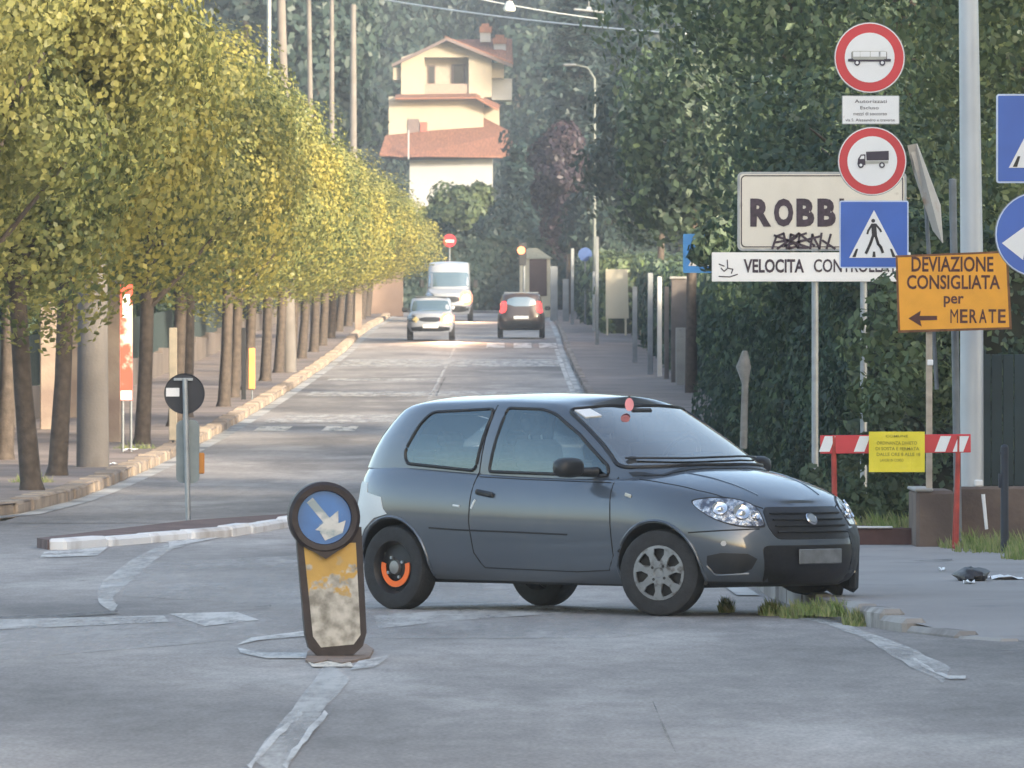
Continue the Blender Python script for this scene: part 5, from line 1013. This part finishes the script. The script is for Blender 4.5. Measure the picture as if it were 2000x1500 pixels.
P1 = dict(paint=cp, cuts=dict(side=[zclip(inset(RQ, .97), 1.36), zclip(inset(DQ, .97), 1.36)], end=[(inset(WSQ, .96), .15, 2.2), ([(-.58, 1.08), (.58, 1.08), (.5, 1.33), (-.5, 1.33)], -2.2, -1.45)]), axle=.29, arches=[(1.23, .335), (-1.23, .335)],
 zb=[(-1.9, .27), (-1.5, .22), (1.5, .20), (2, .20)],
 zsh=[(-1.9, .99), (-1.6, 1.0), (-1.2, .985), (-.6, .95), (0, .925), (.5, .915), (.9, .905), (1.2, .875), (1.5, .825), (1.75, .77), (1.9, .72), (2, .68)],
 crown=[(-1.9, .0), (.6, .06), (.9, .105), (1.2, .10), (1.45, .085), (1.6, .062), (1.72, .035), (1.82, .012), (1.9, 0)],
 w=[(0, .70), (.06, .755), (.16, .795), (.3, .815), (.45, .825), (.58, .83), (.7, .825), (.8, .812), (.88, .79), (.94, .765), (.98, .74), (1, .72)],
 xf=[(0, 1.86), (.06, 1.92), (.16, 1.955), (.3, 1.975), (.45, 1.98), (.58, 1.975), (.7, 1.95), (.8, 1.92), (.88, 1.885), (.94, 1.85), (.98, 1.82), (1, 1.80)],
 xr=[(0, -1.76), (.06, -1.82), (.16, -1.86), (.3, -1.87), (.45, -1.86), (.58, -1.83), (.7, -1.81), (.85, -1.80), (1, -1.76)],
 nf=(6.2, 2.5), nr=(9, 3.2),
 gh=dict(zt=[(-1.6, 1.365), (-1.2, 1.41), (-.4, 1.43), (0, 1.42), (.3, 1.40), (.6, 1.38)], nf=(8, 3.2), nr=(8, 3), w=(.735, .585), xf=(1.2, .27), xr=(-1.79, -1.5), xc=-.45, bulge=.035, rc=.055))
YZ = ((0, 0, 0), (0, 1, 0), (0, 0, 1)); K = Car(P1, car); XZ = ((0, 0, 0), (1, 0, 0), (0, 0, 1))
seal = mat('window_seal', (.012, .012, .015), .5); seam = mat('panel_gap', (.01, .011, .014), .8)
# near side = car's right = local -y ; rays travel +y
for sg in (-1, 1):
    dv = (0, -sg, 0); lab = 'near' if sg == -1 else 'far'
    rq = roundp([(-1.16, 1.0), (-1.19, 1.08), (-1.10, 1.27), (-1.02, 1.35), (-.43, 1.375), (-.50, .955)], .05)
    dq = roundp([(-.37, .95), (-.31, 1.38), (.02, 1.372), (.14, 1.34), (.40, 1.20), (.70, .99), (.72, .93)], .03)
    for pq in (rq, dq): b = MB(); K.seam(pq + [pq[0]], *XZ, dv, .013, b, seal); b.build('window_seal', None, car, smooth=60)
    K.panel('side_window', rq, *XZ, dv, tglass, .002, rim=False); K.panel('side_window', dq, *XZ, dv, tglass, .002, rim=False)
    b = MB()
    K.seam([(-.42, 1.40), (-.44, 1.2), (-.46, .95), (-.47, .6), (-.44, .4), (-.36, .30), (.5, .285), (.80, .30), (.86, .4), (.84, .7), (.80, .92)], *XZ, dv, .0045, b, seam); b.build('door_gap', None, car)
    0 and K.panel('door_trim', roundp([(-.352, .968), (-.345, 1.075), (.555, 1.065), (.69, .975), (.70, .945)], .01), *XZ, dv, mat('interior_dark', (.012, .018, .022), .25, 0, .3, 5), .0095)
    b = MB(); K.seam([(-.85, .565), (-.6, .555), (0, .545), (.45, .535)], *XZ, dv, .006, b, seam); K.seam([(-.44, .915), (0, .90), (.78, .885)], *XZ, dv, .004, b, seam); b.build('crease', None, car)
    # handle
    b = MB(); loc, n = K.hit((-.33, 0, .80), dv); b.box(loc + n * .012, (.17, .03, .038), M['plastic'], bev=.012, ry=R(8)); b.build('door_handle', None, car)
    # mirror
    m0 = MB(); loc, n = K.hit((.62, 0, .955), dv); c = Vector((.56, sg * .93, .985)); m0.tube([loc, c + Vector((0, -sg * .08, -.03))], [.035, .03], M['plastic']); 
    n1, n2 = 8, 14; vs = []
    for i in range(n1 + 1):
        for j in range(n2):
            t = math.pi * i / n1; p = 2 * math.pi * j / n2; sp_ = lambda v: math.copysign(abs(v) ** .7, v); vs.append(c + Vector((.075 * sp_(math.sin(t) * math.cos(p)), .115 * sp_(math.cos(t)), .068 * sp_(math.sin(t) * math.sin(p)))))
    m0.add(vs, [(i * n2 + j, i * n2 + (j + 1) % n2, (i + 1) * n2 + (j + 1) % n2, (i + 1) * n2 + j) for i in range(n1) for j in range(n2)], M['plastic']); m0.build('mirror', None, car, smooth=50)
    # raised arch lips in body paint
    b = MB()
    for (x, r) in P1['arches']:
        b = MB(); pts = [(x + (r + .012) * math.cos(a), .29 + (r + .012) * math.sin(a)) for a in np.linspace(R(-8), R(188), 26)]; K.seam(pts, *XZ, dv, .011, b, cp); b.build('arch_lip', None, car, smooth=60)
# side repeater
b = MB(); loc, n = K.hit((.98, 0, .80), (0, 1, 0)); b.box(loc + n * .006, (.06, .012, .025), mat('repeater', (.5, .5, .45), .3), bev=.006, ry=R(15)); b.build('side_repeater', None, car)
# windscreen and rear window: rays along -x and +x
def xy_panel(name, poly, m, off, dirx, **k): return K.panel(name, poly, (0, 0, 0), (0, 1, 0), (0, 0, 1), (dirx, 0, 0), m, off, **k)
wsq = roundp([(-.67, .985), (-.3, 1.0), (.3, 1.0), (.67, .985), (.56, 1.372), (.27, 1.394), (-.27, 1.394), (-.56, 1.372)], .04)
b = MB(); K.seam(wsq + [wsq[0]], *YZ, (-1, 0, 0), .016, b, seal); b.build('windscreen_seal', None, car, smooth=60)
sc = [(y * 1.035, z + ((z - 1.2) * .05 if z < 1.3 else .008)) for y, z in wsq]
dirw = (-1, 0, -.15)
wgl = tglass.copy(); wgl.name = 'windscreen_glass'; [setattr(n_.inputs[0], 'default_value', (1, .95, .9, 1)) for n_ in wgl.node_tree.nodes if n_.bl_idname == 'ShaderNodeBsdfAnisotropic' or n_.bl_idname == 'ShaderNodeBsdfGlossy']; [setattr(n_.inputs[3], 'default_value', .36) for n_ in wgl.node_tree.nodes if n_.bl_idname == 'ShaderNodeMapRange']; wsc = K.panel('windscreen', wsq, (0, 0, 0), (0, 1, 0), (0, 0, 1), (-1, 0, 0), wgl, .003, rim=False)
K.panel('rear_window', chaikin([(-.60, 1.07), (.60, 1.07), (.52, 1.34), (-.52, 1.34)], 2), (0, 0, 0), (0, 1, 0), (0, 0, 1), (1, 0, 0), tglass, .003, rim=False)
K.panel('sticker', [(-.54, 1.362), (-.44, 1.37), (-.43, 1.325), (-.54, 1.315)], (0, 0, 0), (0, 1, 0), (0, 0, 1), (-1, 0, 0), M['white'], .010, res=.02)
b = MB(); b.M = Matrix.Translation((.40, -.165, 1.405)) @ Matrix.Rotation(R(44), 4, 'Z'); b.prism([(.03 * math.cos(a), .045 * math.sin(a)) for a in np.linspace(0, 6.1, 16)], -.012, .012, mat('pink', (.8, .3, .33), .6)); b.tube([(0, 0, .04), (0, 0, .06)], .006, M['plastic']); b.build('air_freshener', None, car)
b = MB(); K.seam([(-.62, 1.035), (-.3, 1.03), (.0, 1.035)], *YZ, (-1, 0, 0), .008, b, M['plastic'], .02); K.seam([(-.05, 1.035), (.3, 1.04), (.6, 1.03)], *YZ, (-1, 0, 0), .008, b, M['plastic'], .02); b.build('wiper', None, car)
# bonnet gap: from above
XYd = ((0, 0, 0), (1, 0, 0), (0, 1, 0)); b = MB()
for sg in (1, -1): K.seam([(.98, sg * .68), (1.2, sg * .665), (1.45, sg * .62), (1.62, sg * .55), (1.72, sg * .47), (1.80, sg * .36)], *XYd, (0, 0, -1), .0045, b, seam)
for sg in (1, -1): K.seam([(1.15, sg * .42), (1.45, sg * .36), (1.70, sg * .30)], *XYd, (0, 0, -1), .006, b, cp)
b.build('bonnet_gap', None, car)
# cowl strip
K.panel('cowl', [(.86, -.66), (1.06, -.55), (1.13, 0), (1.06, .55), (.86, .66), (.90, .66), (1.09, .56), (1.165, 0), (1.09, -.56), (.90, -.66)][::-1], *XYd, (0, 0, -1), M['plastic'], .006, res=.05)
# headlamps: project along an oblique direction
refl = mat('lamp_reflector', (.62, .63, .64), .12, .9, .3, 22, .9, 26, col2=(.16, .17, .2), thr=(.42, .56))
for sg in (-1, 1):
    dvv = Vector((-.82, -sg * .57, 0)).normalized(); U = Vector((0, 0, 1)).cross(dvv); U = U if sg == -1 else -U   # U runs from outer end towards the nose
    if sg == -1: U = Vector((.57, .82, 0)).normalized()
    else: U = Vector((.57, -.82, 0)).normalized()
    O = Vector((1.7, sg * .62, 0)); hp = chaikin([(-.20, .755), (-.17, .775), (-.02, .788), (.13, .770), (.225, .725), (.26, .62), (.245, .60), (.08, .605), (-.06, .645), (-.15, .70)], 2)
    K.panel('headlamp_surround', [(x * 1.05, z + (z - .69) * .12) for x, z in hp], O, U, (0, 0, 1), dvv, seal, .002)
    h_ = K.panel('headlight', hp, O, U, (0, 0, 1), dvv, refl, .006, res=.025)
    b = MB()
    for (u, z, r) in ((-.03, .715, .052), (.11, .69, .058), (.2, .665, .03)):
        loc, n = K.hit(O + U * u + Vector((0, 0, z)), dvv)
        if loc is not None:
            t = n.to_track_quat('Z', 'Y').to_matrix().to_4x4(); b.M = Matrix.Translation(loc + n * .008) @ t; b.lathe([(r, 0), (r * .95, .01), (r * .8, .004), (r * .5, .0), (r * .3, .012), (0, .016)], mat('lamp_bowl', (.8, .8, .82), .08, .95, .1, 10), 24, 'Z'); b.M = Matrix.Identity(4)
    b.build('lamp_bowl', None, h_, smooth=50) if h_ else None
    if sg == 1: K.panel('indicator', chaikin([(-.19, .73), (-.05, .65), (.02, .60), (-.02, .60), (-.15, .67)], 1), O, U, (0, 0, 1), dvv, mat('amber', (.9, .6, .25), .2), .012, res=.025)
    # fog recess and lip
    K.panel('fog_recess', chaikin([(-.12, .43), (.22, .42), (.15, .29), (-.06, .28), (-.12, .34)], 1), O, U, (0, 0, 1), dvv, M['plastic'], .004)
    b = MB(); K.seam([(-.12, .34), (-.06, .278), (.15, .288)], O, U, (0, 0, 1), dvv, .010, b, cp); b.build('recess_lip', None, car, smooth=60)
    K.panel('fog_lamp', disc(-.02, .49, .018, 10), O, U, (0, 0, 1), dvv, mat('small_lens', (.5, .5, .5), .2), .006, res=.02)
# grille and intake oversized in black to paint in the bumper's shade; badge, plate
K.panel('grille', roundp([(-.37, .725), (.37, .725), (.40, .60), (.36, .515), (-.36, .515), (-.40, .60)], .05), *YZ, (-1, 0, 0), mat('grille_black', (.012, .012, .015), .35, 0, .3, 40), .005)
b = MB()
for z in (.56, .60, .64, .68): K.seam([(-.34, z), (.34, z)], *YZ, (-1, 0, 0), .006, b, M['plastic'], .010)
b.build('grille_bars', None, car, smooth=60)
K.panel('lower_intake_with_shade', roundp([(-.47, .475), (.47, .475), (.42, .22), (-.42, .22)], .05), *YZ, (-1, 0, 0), MATS['grille_black'], .005)
loc, n = K.hit((0, 0, .64), (-1, 0, 0)); b = MB(); b.M = Matrix.Translation(loc + n * .014) @ n.to_track_quat('Z', 'Y').to_matrix().to_4x4(); b.lathe([(0, .012), (.032, .010), (.038, .0)], M['galv'], 24, 'Z'); b.lathe([(.039, .0), (.043, .008), (.048, .0)], mat('chrome', (.7, .7, .72), .15, 1), 24, 'Z'); b.build('badge', None, car, smooth=50)
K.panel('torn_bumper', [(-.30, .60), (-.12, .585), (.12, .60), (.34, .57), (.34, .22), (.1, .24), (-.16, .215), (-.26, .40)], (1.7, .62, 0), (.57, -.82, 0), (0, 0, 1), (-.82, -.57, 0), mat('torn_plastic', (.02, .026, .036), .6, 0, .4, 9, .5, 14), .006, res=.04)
loc, n = K.hit((0, 0, .40), (-1, 0, 0)); b = MB(); b.box(loc + n * .012, (.012, .42, .10), mat('plate_blurred', (.17, .185, .2), .6, 0, .3, 9), bev=.006); b.build('number_plate', None, car)
# tail lamps, rear bumper scrape, damage
for sg in (1,):
    dvv = Vector((.7, -sg * .7, 0)).normalized(); U = Vector((.7, sg * .7, 0)); O = Vector((-1.75, sg * .62, 0))
    K.panel('tail_light', chaikin([(-.05, 1.02), (.06, 1.0), (.03, .72), (-.08, .72)], 1), O, U, (0, 0, 1), dvv, mat('tail_red', (.18, .02, .02), .2), .006, res=.03)
scr = mat('bare_primer', (.62, .66, .68), .45, 0, .06, 4)
K.panel('scraped_panel', [(-1.835, .85), (-1.74, .84), (-1.70, .875), (-1.52, .865), (-1.50, .80), (-1.33, .77), (-1.30, .69), (-1.26, .655), (-1.40, .625), (-1.52, .545), (-1.60, .44), (-1.80, .43), (-1.845, .6)], *XZ, (0, 1, 0), scr, .004, res=.04)
b = MB(); K.seam([(-.62, .72), (-.56, .715)], *XZ, (0, 1, 0), .008, b, scr); b.build('scratch', None, car); b = MB(); K.seam([(-.45, .70), (-.43, .74), (-.415, .76)], *XZ, (0, 1, 0), .008, b, scr); b.build('scratch', None, car)
K.panel('tail_light', roundp([(-1.84, 1.0), (-1.71, .985), (-1.68, .93), (-1.73, .86), (-1.845, .86)], .02), *XZ, (0, 1, 0), mat('tail_dark', (.06, .012, .014), .2), .005, res=.03)
b = MB(); K.seam([(-1.60, .585), (-1.86, .60)], *XZ, (0, 1, 0), .006, b, seam); K.seam([(1.50, .56), (1.7, .575), (1.86, .585)], *XZ, (0, 1, 0), .005, b, seam); b.build('bumper_gap', None, car)
# underside shield and seats seen through nothing: floor pan
b = MB(); b.box((0, 0, .24), (3.0, 1.2, .1), M['plastic'], bev=.02); b.build('floor_pan', None, car)
tr = mat('cabin_trim', (.03, .033, .038), .8, 0, .2, 6); fb_ = mat('seat_fabric', (.07, .075, .085), .9, 0, .25, 20)
b = MB(); b.add([(x, y, z) for x, y, z in ((-1.62, -.62, 1.035), (-1.62, .62, 1.035), (-.5, .66, 1.02), (-.5, -.66, 1.02))], [(0, 1, 2, 3)]); b.add([(-.5, -.66, 1.025), (-.5, .66, 1.025), (.45, .66, 1.01), (.45, -.66, 1.01)], [(0, 1, 2, 3)]); b.build('cabin_floor', tr, car)
b = MB(); b.box((.66, 0, 1.01), (.42, 1.26, .10), tr, bev=.04); b.box((.56, .36, 1.05), (.2, .34, .06), tr, bev=.025); b.build('dashboard', None, car)
b = MB(); b.M = Matrix.Translation((.38, .36, 1.03)) @ Matrix.Rotation(R(-65), 4, 'Y'); b.tube([(.17 * math.cos(a), .17 * math.sin(a), 0) for a in np.linspace(0, 2 * math.pi, 25)], .015, M['plastic'], 8); b.build('steering_wheel', None, car, smooth=60)
for sy in (-.34, .34):
    b = MB(); b.box((-.28, sy, 1.05), (.13, .46, .24), fb_, bev=.06, ry=R(-14)); b.build('front_seat', None, car, smooth=60); b = MB(); b.box((-.33, sy, 1.27), (.09, .25, .15), fb_, bev=.05, ry=R(-12)); b.tube([(-.3, sy - .06, 1.1), (-.32, sy - .06, 1.25)], .007, M['galv'], 6); b.tube([(-.3, sy + .06, 1.1), (-.32, sy + .06, 1.25)], .007, M['galv'], 6); b.build('headrest', None, car)
    b = MB(); b.box((-1.12, sy, 1.16), (.09, .25, .12), fb_, bev=.04, ry=R(-12)); b.build('headrest', None, car)
b = MB(); b.box((-1.05, 0, 1.04), (.14, 1.1, .14), fb_, bev=.05, ry=R(-12)); b.build('rear_seat', None, car)
b = MB(); b.box((.36, .0, 1.35), (.03, .2, .06), tr, bev=.015); b.build('rear_view_mirror', None, car)
b = MB(); b.box((.12, .60, 1.07), (1.0, .03, .16), tr, bev=.012); b.build('door_card', None, car)
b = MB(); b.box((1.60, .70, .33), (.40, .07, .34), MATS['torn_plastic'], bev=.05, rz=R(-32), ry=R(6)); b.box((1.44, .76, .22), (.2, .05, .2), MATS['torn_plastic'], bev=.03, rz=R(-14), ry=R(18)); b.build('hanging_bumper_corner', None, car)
ST = R(20)
wheel(car, 1.23, -.715, .29, .175, .29, -1, ST); wheel(car, 1.23, .715, .29, .175, .41, 1, ST); wheel(car, -1.23, -.715, .29, .175, .29, -1, 0, 'orange'); wheel(car, -1.23, .715, .29, .175, .29, 1)

# --- far vehicles, built on the same lofted shell
def far_car(root, P, front, lamp_on, extras):
    K2 = Car(P, root); g = P['gh']
    return K2
wp = mat('car_paint_white', (.27, .295, .34), .35, 0, .05, 1.5, coat=.6)
dp = mat('car_paint_brown', (.05, .035, .033), .4, .3, .05, 1.5, coat=.5)
def mk(paint, L, W_, H, belt, hood, xf_w, roofl, wheelx, r, axle, nose=.1, ghw=.8):
    h = L / 2
    return dict(paint=paint, axle=axle, arches=[(wheelx, r + .05), (-wheelx, r + .05)], zb=[(-h, .3), (h, .28)],
     zsh=[(-h, belt), (xf_w - .1, belt - .02), (xf_w + .2, hood), (h - .15, hood - nose * .6), (h, hood - nose)], crown=[(-h, 0), (xf_w - .2, .04), (xf_w + .2, .06), (h - .2, .04), (h, 0)],
     w=[(0, W_ * .46), (.2, W_ * .49), (.5, W_ * .5), (.8, W_ * .49), (1, W_ * .44)], xf=[(0, h - .08), (.3, h), (.6, h), (1, h - .12)], xr=[(0, -h + .08), (.3, -h), (.6, -h), (1, -h + .05)], nf=(9, 3), nr=(12, 3.5),
     gh=dict(zt=[(-h, H - .06), (0, H - .05), (roofl, H - .09)], nf=(9, 3.5), nr=(10, 3.5), w=(W_ * .45, W_ * ghw / 2), xf=(xf_w, roofl), xr=(-h + .05, -h + .25), xc=-.3, bulge=.02, rc=.05))
def lampmat(): return mat('headlamp_lit_glare', (.15, .04, .02), .3, emit=(1, .24, .10), estr=1.5)  # lit lamp panel, drawn oversize in orange to paint in its glare
lampcore = mat('headlamp_core', (.1, .08, .05), .3, emit=(1, .75, .5), estr=4)
def glare(root, x, y, z, r):  # glowing disc over the lit lamp, sized to paint in glare, plus its beam
    b = MB(); b.M = Matrix.Translation((x, y, z)) @ Matrix.Rotation(math.pi / 2, 4, 'Z'); b.lathe([(0, -r * .5), (r * .5, -r * .42), (r * .85, -r * .2), (r, 0), (0, .05)], lampcore, 20); b.build('bulb_glare', None, root, smooth=60)
    l = bpy.data.objects.new('headlight_beam', bpy.data.lights.new('headlight_beam', 'SPOT')); C.objects.link(l); l.parent = root; l.location = (x + .12, y, z); l.data.energy = 1200; l.data.color = (1, .6, .35); l.data.spot_size = R(80); l.data.spot_blend = .8; l.data.shadow_soft_size = .1
    l.rotation_euler = Vector((1, 0, -.12)).to_track_quat('-Z', 'Y').to_euler()
def front_set(K2, P, ws, hl, gr, pl, lit, dark, plate_m=None):
    K2.panel('windscreen', roundp(ws, .08), *YZ, (-1, 0, 0), glass, .01, res=.15)
    for sg in (-1, 1):
        m_ = lampmat() if sg == lit else refl; K2.panel('headlight', chaikin([(sg * (y if sg == lit else max(y, hl[1][0] * .6)), z if sg == lit else min(max(z, hl[3][1] + .12), hl[1][1] - .1)) for y, z in hl], 1), *YZ, (-1, 0, 0), m_, .012, res=.08)
    K2.panel('grille', chaikin(gr, 1), *YZ, (-1, 0, 0), M['plastic'], .01, res=.1); K2.panel('bumper', chaikin(dark, 1), *YZ, (-1, 0, 0), M['plastic'], .008, res=.1)
    K2.panel('number_plate', pl, *YZ, (-1, 0, 0), plate_m or M['white'], .018, res=.1)
def far_wheels(root, P, W_, r, wx, wd=.19):
    for x in (wx, -wx):
        for s_ in (-1, 1): wheel(root, x, s_ * (W_ / 2 - .1), r, wd, P['axle'], s_)
# small white car: its own left (local +y) lies on the right of the picture when the nose points at the camera
D = 313; P2 = mk(wp, 3.7, 1.64, 1.5, .98, .96, 1.0, .45, 1.15, .29, .29); r2 = empty('small_white_car', (X(841, D), D + 1.7, zr(D + 1.7) + .01), R(-90), 'small white car driving towards the camera with one headlight glaring', 'car'); K2 = Car(P2, r2)
front_set(K2, P2, [(-.68, 1.0), (.68, 1.0), (.58, 1.36), (-.58, 1.36)], [(.34, .90), (.80, .94), (.80, .52), (.34, .50)], [(-.40, .78), (.40, .78), (.38, .62), (-.38, .62)], [(-.26, .52), (.26, .52), (.26, .42), (-.26, .42)], 1, [(-.8, .46), (.8, .46), (.76, .3), (-.76, .3)])
K2.panel('front_emblem', [(-.62, .70), (-.50, .80), (-.40, .70), (-.50, .58)], *YZ, (-1, 0, 0), mat('gold_plate', (.5, .42, .2), .5), .02, res=.1)
glare(r2, 1.84, .60, .72, .13); far_wheels(r2, P2, 1.64, .29, 1.15)
for sg in (-1, 1): b = MB(); b.box((.55, sg * .9, 1.05), (.1, .2, .14), M['plastic'], bev=.03); b.build('mirror', None, r2)
for (x, z) in ((0, 0),): b = MB(); b.box((-.3, 0, 1.5), (1.2, 1.1, .03), M['galvd'], bev=.01); b.build('roof_rack', None, r2)
# van
D = 380; P3 = mk(wp, 5.4, 2.0, 2.5, 1.35, 1.2, 2.1, 1.35, 1.8, .34, .34, .15, .84); P3['gh']['zt'] = [(-2.7, 2.45), (0, 2.45), (1.0, 2.42), (1.4, 2.33)]; r3 = empty('white_van', (X(876, D), D + 2.5, zr(D + 2.5) + .01), R(-90), 'tall white van with a lit headlight behind the small white car', 'van'); K3 = Car(P3, r3)
front_set(K3, P3, [(-.86, 1.42), (.86, 1.42), (.80, 2.02), (-.80, 2.02)], [(.46, 1.2), (.98, 1.24), (.98, .66), (.46, .64)], [(-.5, 1.0), (.5, 1.0), (.45, .75), (-.45, .75)], [(-.26, .6), (.26, .6), (.26, .48), (-.26, .48)], 1, [(-.95, .62), (.95, .62), (.92, .35), (-.92, .35)])
glare(r3, 2.68, .74, .93, .16); far_wheels(r3, P3, 2.0, .34, 1.8, .22)
for sg in (-1, 1): b = MB(); b.box((1.6, sg * 1.12, 1.55), (.1, .2, .34), M['plastic'], bev=.04); b.build('mirror', None, r3)
# dark car driving away
D = 317; P4 = mk(dp, 4.0, 1.66, 1.58, .98, .95, 1.0, .4, 1.25, .31, .31); r4 = empty('dark_car', (X(1018, D), D + 2, zr(D + 2) + .01), R(90), 'dark brown car driving away with its brake lights lit', 'car'); K4 = Car(P4, r4)
K4.panel('rear_window', chaikin([(-.52, 1.10), (.52, 1.10), (.46, 1.42), (-.46, 1.42)], 1), *YZ, (1, 0, 0), glass, .01, res=.15)
tlm = mat('brake_lamp_lit', (.4, .02, .02), .4, emit=(1, .04, .035), estr=1.2)
for sg in (-1, 1): K4.panel('tail_light', chaikin([(sg * .50, 1.28), (sg * .70, 1.26), (sg * .76, .95), (sg * .70, .85), (sg * .52, .92)], 1), *YZ, (1, 0, 0), tlm, .012, res=.08); b = MB(); b.box((.6, sg * .92, 1.05), (.1, .2, .14), M['plastic'], bev=.03); b.build('mirror', None, r4)
K4.panel('rear_bumper', chaikin([(-.8, .60), (.8, .60), (.76, .30), (-.76, .30)], 1), *YZ, (1, 0, 0), M['plastic'], .01, res=.1); K4.panel('number_plate', [(-.26, .76), (.26, .76), (.26, .66), (-.26, .66)], *YZ, (1, 0, 0), M['white'], .016, res=.1)
far_wheels(r4, P4, 1.66, .31, 1.25)
b = MB(); b.box((-.1, 0, 1.585), (1.5, 1.2, .04), M['galv'], bev=.015); b.build('roof_rack', None, r4)

# ------------------------------------------------------------------ haze: real air over the whole scene
hb = MB(); hb.add([(x, y, z) for x in (-420, 420) for y in (-90, 1900) for z in (-1.5, 140)], [(0, 1, 3, 2), (4, 6, 7, 5), (0, 4, 5, 1), (2, 3, 7, 6), (0, 2, 6, 4), (1, 5, 7, 3)])
hz_ = bpy.data.materials.new('haze'); hz_.use_nodes = True; nt = hz_.node_tree; nt.nodes.remove(nt.nodes['Principled BSDF']); pv = nt.nodes.new('ShaderNodeVolumePrincipled'); pv.inputs['Color'].default_value = (.68, .82, 1, 1); pv.inputs['Density'].default_value = .00027; nt.links.new(pv.outputs[0], nt.nodes['Material Output'].inputs['Volume'])
o = hb.build('haze', hz_); tag(o, 'thin pale blue evening haze in the air', 'haze', kind='stuff')
